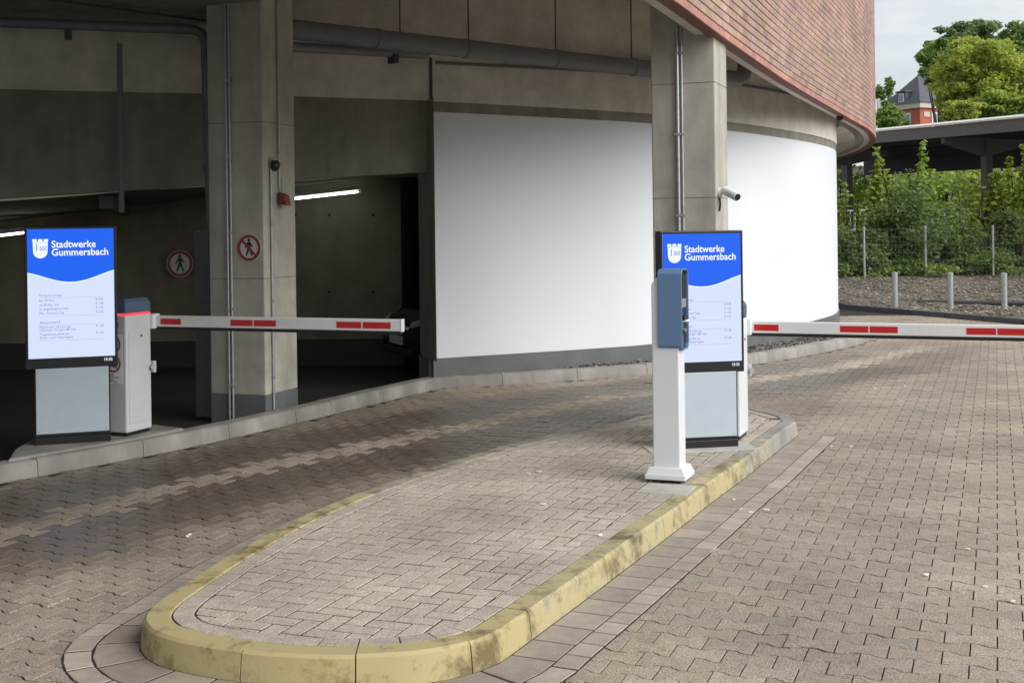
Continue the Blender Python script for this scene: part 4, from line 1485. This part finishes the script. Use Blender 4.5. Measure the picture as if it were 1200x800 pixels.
# rail behind the bollards
ra, rb = gp(960, 352.5, .1), gp(1230, 357.5, .1)
tag(MB().tube([(ra.x, ra.y, .12), (rb.x, rb.y, .12)], .05, 8).build('low_rail', 'steel_d'), 'low dark rail along the gravel behind the grey bollards', 'rail')
# bollards
for (x, y), lab in (((1049, 361), 'leftmost of the three short grey bollards on the gravel edge'), ((1114, 362.5), 'middle one of the three short grey bollards on the gravel edge'), ((1177, 364), 'rightmost of the three short grey bollards on the gravel edge')):
    p = gp(x, y, .05)
    b = tag(empty('bollard', (p.x, p.y, 0.0)), lab, 'bollard', 'short grey bollards by the gravel bank')
    MB().tube([(0, 0, 0), (0, 0, .78)], .062, 14).build('post', 'galv', b, smooth=True)
    MB().tube([(0, 0, .775), (0, 0, .80), (0, 0, .82)], [.067, .067, .04], 14).build('post_cap', 'galv', b, smooth=True)

# mesh fence
mf_ = tag(empty('mesh_fence', (8, FY, .45)), 'grey wire mesh fence in front of the shrubs', 'fence')
fx0, fx1, fz0, fz1 = 6.5, 16.0, .5, 1.72
for px in (1013, 1085, 1164):
    p = gd(px, 327, FY)
    wpart(MB().tube([(p.x, FY, .35), (p.x, FY, fz1 + .05)], .03, 8), 'fence_post', 'galv', mf_, smooth=True)
for x in (14.0, 15.7):
    wpart(MB().tube([(x, FY, .35), (x, FY, fz1 + .05)], .03, 8), 'fence_post', 'galv', mf_)
wr = MB()
for k in range(7):
    z = fz0 + k * .2
    wr.box(((fx0 + fx1) / 2, FY - .03, z), (fx1 - fx0, .004, .005))
x = fx0
while x < fx1:
    wr.box((x, FY - .035, (fz0 + fz1) / 2), (.003, .003, fz1 - fz0)); x += .10
stuff(wpart(wr, 'wire_mesh', 'wire', mf_))

# ------------------------------------------------------------------ station platform: wall, railing, canopy
pw = MB().prism([(5, 37.5), (26, 35.0), (26, 44), (5, 44)], 0, 1.55)
struct(pw.build('platform', 'kerb'))
rl = tag(empty('platform_railing', (8, 37.4, 1.55)), 'white vertical bar railing along the platform behind the shrubs', 'railing')
def plat(x): return 37.5 - (x - 5) * 2.5 / 21 + .12
for z in (1.66, 2.22):
    wpart(MB().tube([(5, plat(5), z), (20, plat(20), z)], .025, 6), 'rail', 'roof_edge', rl)
x = 6.0
while x < 17.5:
    wpart(MB().tube([(x, plat(x), 1.66), (x, plat(x), 2.2)], .012, 5), 'baluster', 'roof_edge', rl); x += .14
A = gd(1027, 150, 38.6); Bp = gd(1200, 133, 34.0)
zc = (A.z + Bp.z) / 2
dc = Vector((Bp.x - A.x, Bp.y - A.y)).normalized(); nc = Vector((-dc.y, dc.x))
if nc.y < 0: nc = -nc
can = tag(empty('platform_canopy', (A.x, A.y, 1.5)), 'dark steel platform canopy with pale roof edge behind the shrubs', 'canopy')
c0_, c1_ = Vector((A.x, A.y)) - dc * 9, Vector((Bp.x, Bp.y)) + dc * 7
def strip_(a0, a1, o0, o1, z0, z1, name, mat, bev=0):
    q = [c0_ + nc * o0, c1_ + nc * o0, c1_ + nc * o1, c0_ + nc * o1]
    return wpart(MB().prism([tuple(p) for p in q], z0, z1), name, mat, can, bevel=bev)
q4 = [(c0_ - nc * .05, zc - .07), (c1_ - nc * .05, zc - .07), (c1_ + nc * .1, zc - .01), (c0_ + nc * .1, zc - .01)]
wpart(MB().add([(p.x, p.y, z) for p, z in q4] + [(p.x, p.y, z - .05) for p, z in q4], [(0, 1, 2, 3), (7, 6, 5, 4), (0, 4, 5, 1), (1, 5, 6, 2), (2, 6, 7, 3), (3, 7, 4, 0)]), 'roof_edge', 'roof_edge', can)
strip_(0, 0, 0, .12, zc - .46, zc - .125, 'fascia', 'steel')
strip_(0, 0, .12, 9.0, zc - .2, zc - .12, 'roof_deck', 'steel_d')
for o_ in (1.8, 3.6, 5.4, 7.2):
    strip_(0, 0, o_, o_ + .12, zc - .42, zc - .202, 'purlin', 'steel_d')
strip_(0, 0, 8.6, 9.0, zc - 1.0, zc - .202, 'rear_screen', 'steel_d')
for px in (1157, 994):
    # main columns and tapered cross beams
    best = min(np.linspace(-4, 16, 400), key=lambda s_: abs(600 + 1480 * (Vector((A.x, A.y)) + dc * s_ + nc * 2.0).x / (Vector((A.x, A.y)) + dc * s_ + nc * 2.0).y - px))
    c = Vector((A.x, A.y)) + dc * best + nc * 2.0
    rz_ = math.atan2(dc.y, dc.x)
    wpart(MB().box((c.x, c.y, (1.5 + zc - .43) / 2), (.22, .26, zc - .43 - 1.5), rz_), 'column', 'steel', can, bevel=.01)
    q0, q1 = c - nc * 1.95, c + nc * 5.5
    for s_ in (-1, 1):
        a = c - nc * (.1); b = c + nc * (s_ * 1.85)
        hw = dc * .06
        v = [(*(a - hw), zc - .98), (*(a + hw), zc - .98), (*(b + hw), zc - .62), (*(b - hw), zc - .62), (*(a - hw), zc - .44), (*(a + hw), zc - .44), (*(b + hw), zc - .44), (*(b - hw), zc - .44)]
        wpart(MB().add(v, [(0, 3, 2, 1), (4, 5, 6, 7), (0, 1, 5, 4), (1, 2, 6, 5), (2, 3, 7, 6), (3, 0, 4, 7)]), 'bracket_beam', 'steel', can)
# thin mast by the wall
p = gd(1025, 215, 35.5)
tag(MB().tube([(p.x, p.y, 0.6), (p.x, p.y, 3.3)], .035, 8).build('thin_mast', 'galv'), 'thin pale mast standing among the shrubs near the white wall', 'mast')

# ------------------------------------------------------------------ foliage
def leaf_mesh(centres, radii, n, size, flat=.5, up=.3, bias=1.0, shell=.35, elong=1.5):
    """random leaf quads through ellipsoid clumps; returns MB with tint per leaf"""
    centres = np.array(centres, float); radii = np.array(radii, float)
    vol = radii.prod(1); pick = rng.choice(len(centres), n, p=vol ** .75 / (vol ** .75).sum())
    d = rng.normal(size=(n, 3)); d /= np.linalg.norm(d, axis=1)[:, None]
    rr = (shell + (1 - shell) * rng.random(n)) ** .5 * rng.uniform(.72, 1.28, n)
    pos = centres[pick] + d * radii[pick] * rr[:, None]
    ax = rng.normal(size=(n, 3)); ax[:, 2] *= flat; ax /= np.linalg.norm(ax, axis=1)[:, None]
    nr = rng.normal(size=(n, 3)) * .55 + d * .55; nr[:, 2] += up + .25; nr[:, 1] -= .2
    bx_ = np.cross(nr, ax); bx_ /= np.linalg.norm(bx_, axis=1)[:, None] + 1e-9
    s_ = size * rng.uniform(.6, 1.35, n)[:, None]
    a = pos - ax * s_ * elong * .5; c = pos + ax * s_ * elong * .5
    b = pos + bx_ * s_ * .42 + ax * s_ * .08; e = pos - bx_ * s_ * .42 + ax * s_ * .08
    V = np.stack([a, b, c, e], 1).reshape(-1, 3)
    clump = rng.uniform(-.22, .22, len(centres))[pick]
    tint = np.clip(rng.normal(.5, .2, n) * bias + clump, 0, 1)
    me = bpy.data.meshes.new('leaves')
    me.vertices.add(4 * n); me.vertices.foreach_set('co', V.astype(np.float32).ravel())
    me.loops.add(4 * n); me.loops.foreach_set('vertex_index', np.arange(4 * n, dtype=np.int32))
    me.polygons.add(n); me.polygons.foreach_set('loop_start', np.arange(0, 4 * n, 4, dtype=np.int32))
    me.update(calc_edges=True)
    ca = me.color_attributes.new('tint', 'FLOAT_COLOR', 'POINT')
    t4 = np.repeat(tint, 4); arr = np.stack([t4, t4, t4, np.ones_like(t4)], 1).astype(np.float32)
    ca.data.foreach_set('color', arr.ravel())
    return me
def clumps(c, r, n, k=.38, squash=.8):
    out, rad = [], []
    for i in range(n):
        d = rng.normal(size=3); d /= np.linalg.norm(d)
        f = rng.uniform(.3, 1.08)
        out.append(np.array(c) + d * np.array(r) * f)
        q = k * rng.uniform(.6, 1.25)
        rad.append((r[0] * q, r[1] * q, r[2] * q * squash))
    return out, rad
def tree(name, lab, base, c, r, mat, n, leaf, ncl=26, trunk=.25, k=.36, group=None, cat='tree', squash=.75):
    o = tag(empty(name, base), lab, cat, group)
    cs, rs = clumps(c, r, ncl, k, squash)
    if cat == 'tree':
        cs.append(np.array(c)); rs.append((r[0] * .72, r[1] * .72, r[2] * .72))
    me = leaf_mesh(cs, rs, n, leaf)
    me.materials.append(M[mat])
    cr = link('crown', me, None); cr.parent = o; cr.matrix_parent_inverse = Matrix.Translation(base).inverted()
    m = MB()
    b = Vector(base); top = Vector(c) + Vector((0, 0, r[2] * .3))
    m.tube([b, b.lerp(top, .4) + Vector((trunk * .4, 0, 0)), b.lerp(top, .75), top], [trunk, trunk * .75, trunk * .45, trunk * .12], 8)
    for q in cs[:14]:
        st_ = b.lerp(top, random.uniform(.35, .8))
        m.tube([st_, st_.lerp(Vector(q), .5) + Vector((0, 0, .1 * r[2] * .3)), Vector(q)], [trunk * .35, trunk * .2, trunk * .06], 5)
    tr = m.build('trunk', 'bark', None); tr.parent = o; tr.matrix_parent_inverse = Matrix.Translation(base).inverted()
    return o
def shrub(name, lab, px, py, Y, rx, rz, mat, n, leaf, ncl=16, group='shrubs behind the mesh fence', zb=.6, k=.42, ry=None):
    c = gd(px, py, Y)
    return tree(name, lab, (c.x, Y, zb), (c.x, Y, c.z), (rx, ry or rx * .8, rz), mat, n, leaf, ncl, .05, k, group, 'shrub', .85)

# dark shrubs along the fence
shrub('dark_shrub', 'dark green shrub just right of the white wall behind the mesh fence', 1005, 298, 33.0, .85, .75, 'lf_dark', 4200, .075)
shrub('dark_shrub', 'large dark willow-like shrub in the middle behind the mesh fence', 1076, 272, 33.4, 1.35, 1.2, 'lf_dark', 8500, .075, 50)
shrub('dark_shrub', 'low dark shrub between the middle and right fence posts', 1132, 302, 33.2, 1.1, .65, 'lf_dark', 5000, .075)
shrub('dark_shrub', 'dark shrub at the right edge behind the mesh fence', 1196, 288, 33.3, .75, 1.0, 'lf_dark', 4800, .075)
shrub('low_shrub', 'low bright shrub at the foot of the fence near the white wall', 1000, 318, 32.5, .7, .3, 'lf_mid', 1500, .07, 10)
shrub('low_shrub', 'low leafy shrub at the foot of the fence in the middle', 1062, 316, 32.6, 1.0, .35, 'lf_mid', 2200, .07, 12)
shrub('low_shrub', 'low leafy shrub at the foot of the fence on the right', 1155, 310, 32.7, 1.1, .4, 'lf_mid', 2400, .07, 12)
# young maples: upright shoots with layered leaves
def maple(px, py_top, py_bot, Y, w, shoots, lab, n=2600):
    b = gd(px, py_bot, Y); t = gd(px, py_top, Y)
    base = (b.x, Y, .7)
    o = tag(empty('young_maple', base), lab, 'tree', 'young maples behind the fence')
    cs, rs = [], []
    m = MB()
    for dx, f in shoots:
        x = b.x + dx * w; zt = b.z + (t.z - b.z) * f
        yy = Y + rng.uniform(-.3, .3)
        m.tube([base, (b.x + dx * w * .5, yy, b.z), (x, yy, zt)], [.05, .03, .008], 6)
        z = b.z - .5
        while z < zt:
            u = (z - b.z + .5) / (zt - b.z + .5)
            rr = (.30 - .22 * u) * rng.uniform(.8, 1.15)
            cs.append((x + rng.uniform(-.06, .06), yy, z)); rs.append((rr, rr, .07)); z += .15
    me = leaf_mesh(cs, rs, n, .11, .3, .9, 1.25, .2, 1.2)
    me.materials.append(M['lf_light'])
    cr = link('crown', me, None); cr.parent = o; cr.matrix_parent_inverse = Matrix.Translation(base).inverted()
    tr = m.build('trunk', 'bark', None); tr.parent = o; tr.matrix_parent_inverse = Matrix.Translation(base).inverted()
maple(1060, 165, 250, 34.0, .9, [(-.75, .95), (-.45, .62), (-.1, .5), (.2, .55), (.62, 1.0), (.4, .7), (.85, .6), (-.9, .6)], 'bright young maple with two tall shoots above the dark shrubs', 5200)
maple(1135, 200, 262, 34.2, .9, [(-.6, .4), (-.2, .7), (.2, .5), (.6, .9), (.9, 1.0)], 'bright young maple left of the canopy column', 3000)
maple(1196, 150, 262, 34.0, .8, [(-.8, .55), (-.4, .7), (0, .8), (.4, 1.0), (.8, .9)], 'bright young maple at the right edge of the photo', 4200)
maple(1000, 212, 290, 35.0, .7, [(-.6, .8), (-.2, 1.0), (.2, .7), (.7, .6)], 'yellowish young maple beside the white wall', 2200)
# greenery seen under the canopy
for i, (px, Y) in enumerate(((985, 50), (1050, 52), (1110, 51), (1170, 50), (1230, 49))):
    c = gd(px, 232, Y)
    tree('slender_tree', ['bright tree under the canopy beside the white wall', 'bright tree under the canopy behind the tallest maple', 'bright tree under the canopy left of its column', 'bright tree under the canopy right of its column', 'bright tree under the canopy at the right edge'][i],
         (c.x, Y, 0), (c.x, Y, c.z), (1.8, 1.2, 1.9), 'lf_light', 1500, .16, 16, .12, .36, 'trees seen under the canopy')

# trees above the canopy
def big(name, lab, px, py, Y, rx_px, rz_px, mat, n, leaf, ncl=34, k=.3, trunk=.3, sq=.7):
    c = gd(px, py, Y); s_ = Y / F
    return tree(name, lab, (c.x, Y, 0), tuple(c), (rx_px * s_, rx_px * s_ * .8, rz_px * s_), mat, n, leaf, ncl, trunk, k, 'trees on the hill behind the canopy', 'tree', sq)
big('yellow_maple', 'large yellow green maple in front of the slate roofed house', 1156, 96, 60, 60, 50, 'lf_yel', 30000, .14, 120, .2)
big('yellow_maple', 'low yellow shrub-like maple just above the canopy edge', 1126, 132, 56, 26, 15, 'lf_yel', 8000, .12, 26)
big('light_maple', 'bright green maple just above the canopy at the right', 1178, 128, 57, 38, 20, 'lf_light', 12000, .12, 34)
big('round_tree', 'small round green tree just right of the brick building', 1042, 140, 58, 22, 19, 'lf_mid', 9000, .11, 30)
big('dark_tree', 'dark tree rising behind the left of the yellow maple', 1100, 72, 82, 28, 30, 'lf_mid', 12000, .18, 44, .24)
big('dark_tree', 'dark tall tree rising behind the middle of the yellow maple', 1137, 56, 84, 46, 34, 'lf_dark', 16000, .18, 60, .22)
big('dark_tree', 'dark green tree at the upper right edge', 1192, 62, 80, 32, 42, 'lf_mid', 14000, .18, 50, .24)
big('conifer', 'thin pale far tree left of the slate roof', 1042, 102, 150, 5, 15, 'lf_mid', 260, .5, 12, .3, .12)
big('conifer', 'far tree peeking beside the brick edge', 1030, 108, 145, 6, 10, 'lf_mid', 240, .5, 10, .3, .12)

# ------------------------------------------------------------------ house on the hill
HYd = 140.0
hs = HYd / F
hc = gd(1078, 120, HYd)                          # near corner of the eaves
ho = tag(empty('brick_house', (hc.x, hc.y, 0), R(28)), 'red brick house with slate hip roof and dormer behind the yellow maple', 'house')
zE = hc.z; zR = gd(1070, 88, HYd + 3).z
wx, wy = 11.0, 5.2                               # along local +x (right) and +y (away, shows as the left end)
MB().box((wx / 2, wy / 2, (zE - .6) / 2), (wx, wy, zE - .6)).build('wall', 'housebrick', ho)
MB().box((wx / 2, wy / 2, zE - .3), (wx + .5, wy + .5, .6)).build('cornice', 'cream', ho)
rv = [(-.4, -.4, zE), (wx + .4, -.4, zE), (wx + .4, wy + .4, zE), (-.4, wy + .4, zE), (2.4, wy / 2, zR), (wx - 2.4, wy / 2, zR)]
rf = MB().add(rv, [(0, 1, 5, 4), (1, 2, 5), (2, 3, 4, 5), (3, 0, 4), (0, 3, 2, 1)]).build('roof', 'slate', ho)
MB().tube([(2.4, wy / 2, zR), (wx - 2.4, wy / 2, zR)], .12, 6).build('ridge_cap', 'slate', rf)
MB().tube([(-.4, -.4, zE + .05), (2.4, wy / 2, zR)], .09, 6).build('hip_cap', 'slate', rf)
# dormer on the left end (faces -x)
dm = MB().box((.55, wy * .5, zE + .75), (1.4, 1.25, 1.2)).build('dormer', 'slate', rf)
MB().box((-.2, wy * .5, zE + .72), (.1, .8, .95)).build('dormer_window', 'roof_edge', rf)
MB().box((-.26, wy * .5 - .19, zE + .72), (.04, .3, .78)).build('pane', 'pane', rf)
MB().box((-.26, wy * .5 + .19, zE + .72), (.04, .3, .78)).build('pane', 'pane', rf)
MB().box((.5, wy * .5, zE + 1.42), (1.7, 1.55, .14)).build('dormer_roof', 'slate', rf)
for x, y, axis in ((-.02, wy * .35, 0), (2.2, -.02, 1), (5.0, -.02, 1)):
    d_ = (.1, .9, 1.7) if axis == 0 else (.9, .1, 1.7)
    w = MB().box((x, y, zE - 1.9), d_).build('window', 'roof_edge', ho)
    d2 = (.12, .62, 1.4) if axis == 0 else (.62, .12, 1.4)
    MB().box((x - (.02 if axis == 0 else 0), y - (.02 if axis else 0), zE - 1.9), d2).build('pane', 'pane', w)
MB().box((1.0, -.03, zE - 1.3), (.9, .06, .55)).build('wall_plaque', 'cream', ho)
# hill under house and trees
vs_, fs = [], []
xs_ = np.linspace(-60, 160, 24); ys_ = np.linspace(62, 420, 18)
for y in ys_:
    for x in xs_:
        vs_.append((x, y, -.5 + min(9, max(0, (y - 66) * .11))))
for j in range(17):
    for i in range(23):
        a = j * 24 + i; fs.append((a, a + 1, a + 25, a + 24))
struct(MB().add(vs_, fs).build('hill', 'hill_g', smooth=True))

# unseen rising ground added beyond the right-hand edge to block low sky
vs_, fs = [], []
xs_ = np.linspace(17, 90, 16); ys_ = np.linspace(-60, 62, 20)
for y in ys_:
    for x in xs_:
        off = max(0.0, x - 19 - max(0, y - 20) * .42)
        vs_.append((x, y, -.07 + min(7.0, off * .25)))
for j in range(19):
    for i in range(15):
        a = j * 16 + i; fs.append((a, a + 1, a + 17, a + 16))
struct(MB().add(vs_, fs).build('sky_blocking_bank', 'hill_g', smooth=True))
# small litter on the paving
lt = MB()
for px, py in ((1134, 643), (1085, 673), (1155, 687), (997, 523), (974, 523), (898, 597), (637, 590), (619, 554), (631, 552), (1060, 452), (1025, 455), (703, 626), (880, 600), (868, 596), (1187, 704), (220, 628), (222, 626), (860, 585)):
    p = gp(px, py, .004)
    a = random.uniform(0, 3); r = random.uniform(.012, .024)
    z0 = .14 if inside((p.x, p.y), [(q.x, q.y) for q in isl_pts]) else .006
    if z0 > .1:
        p = gp(px, py, z0)
    lt.box((p.x, p.y, z0), (r * 1.6, r, .006), a)
lo = stuff(lt.build('litter', 'sheet')); lo['label'] = 'small pale scraps of litter scattered on the paving'; lo['category'] = 'litter'
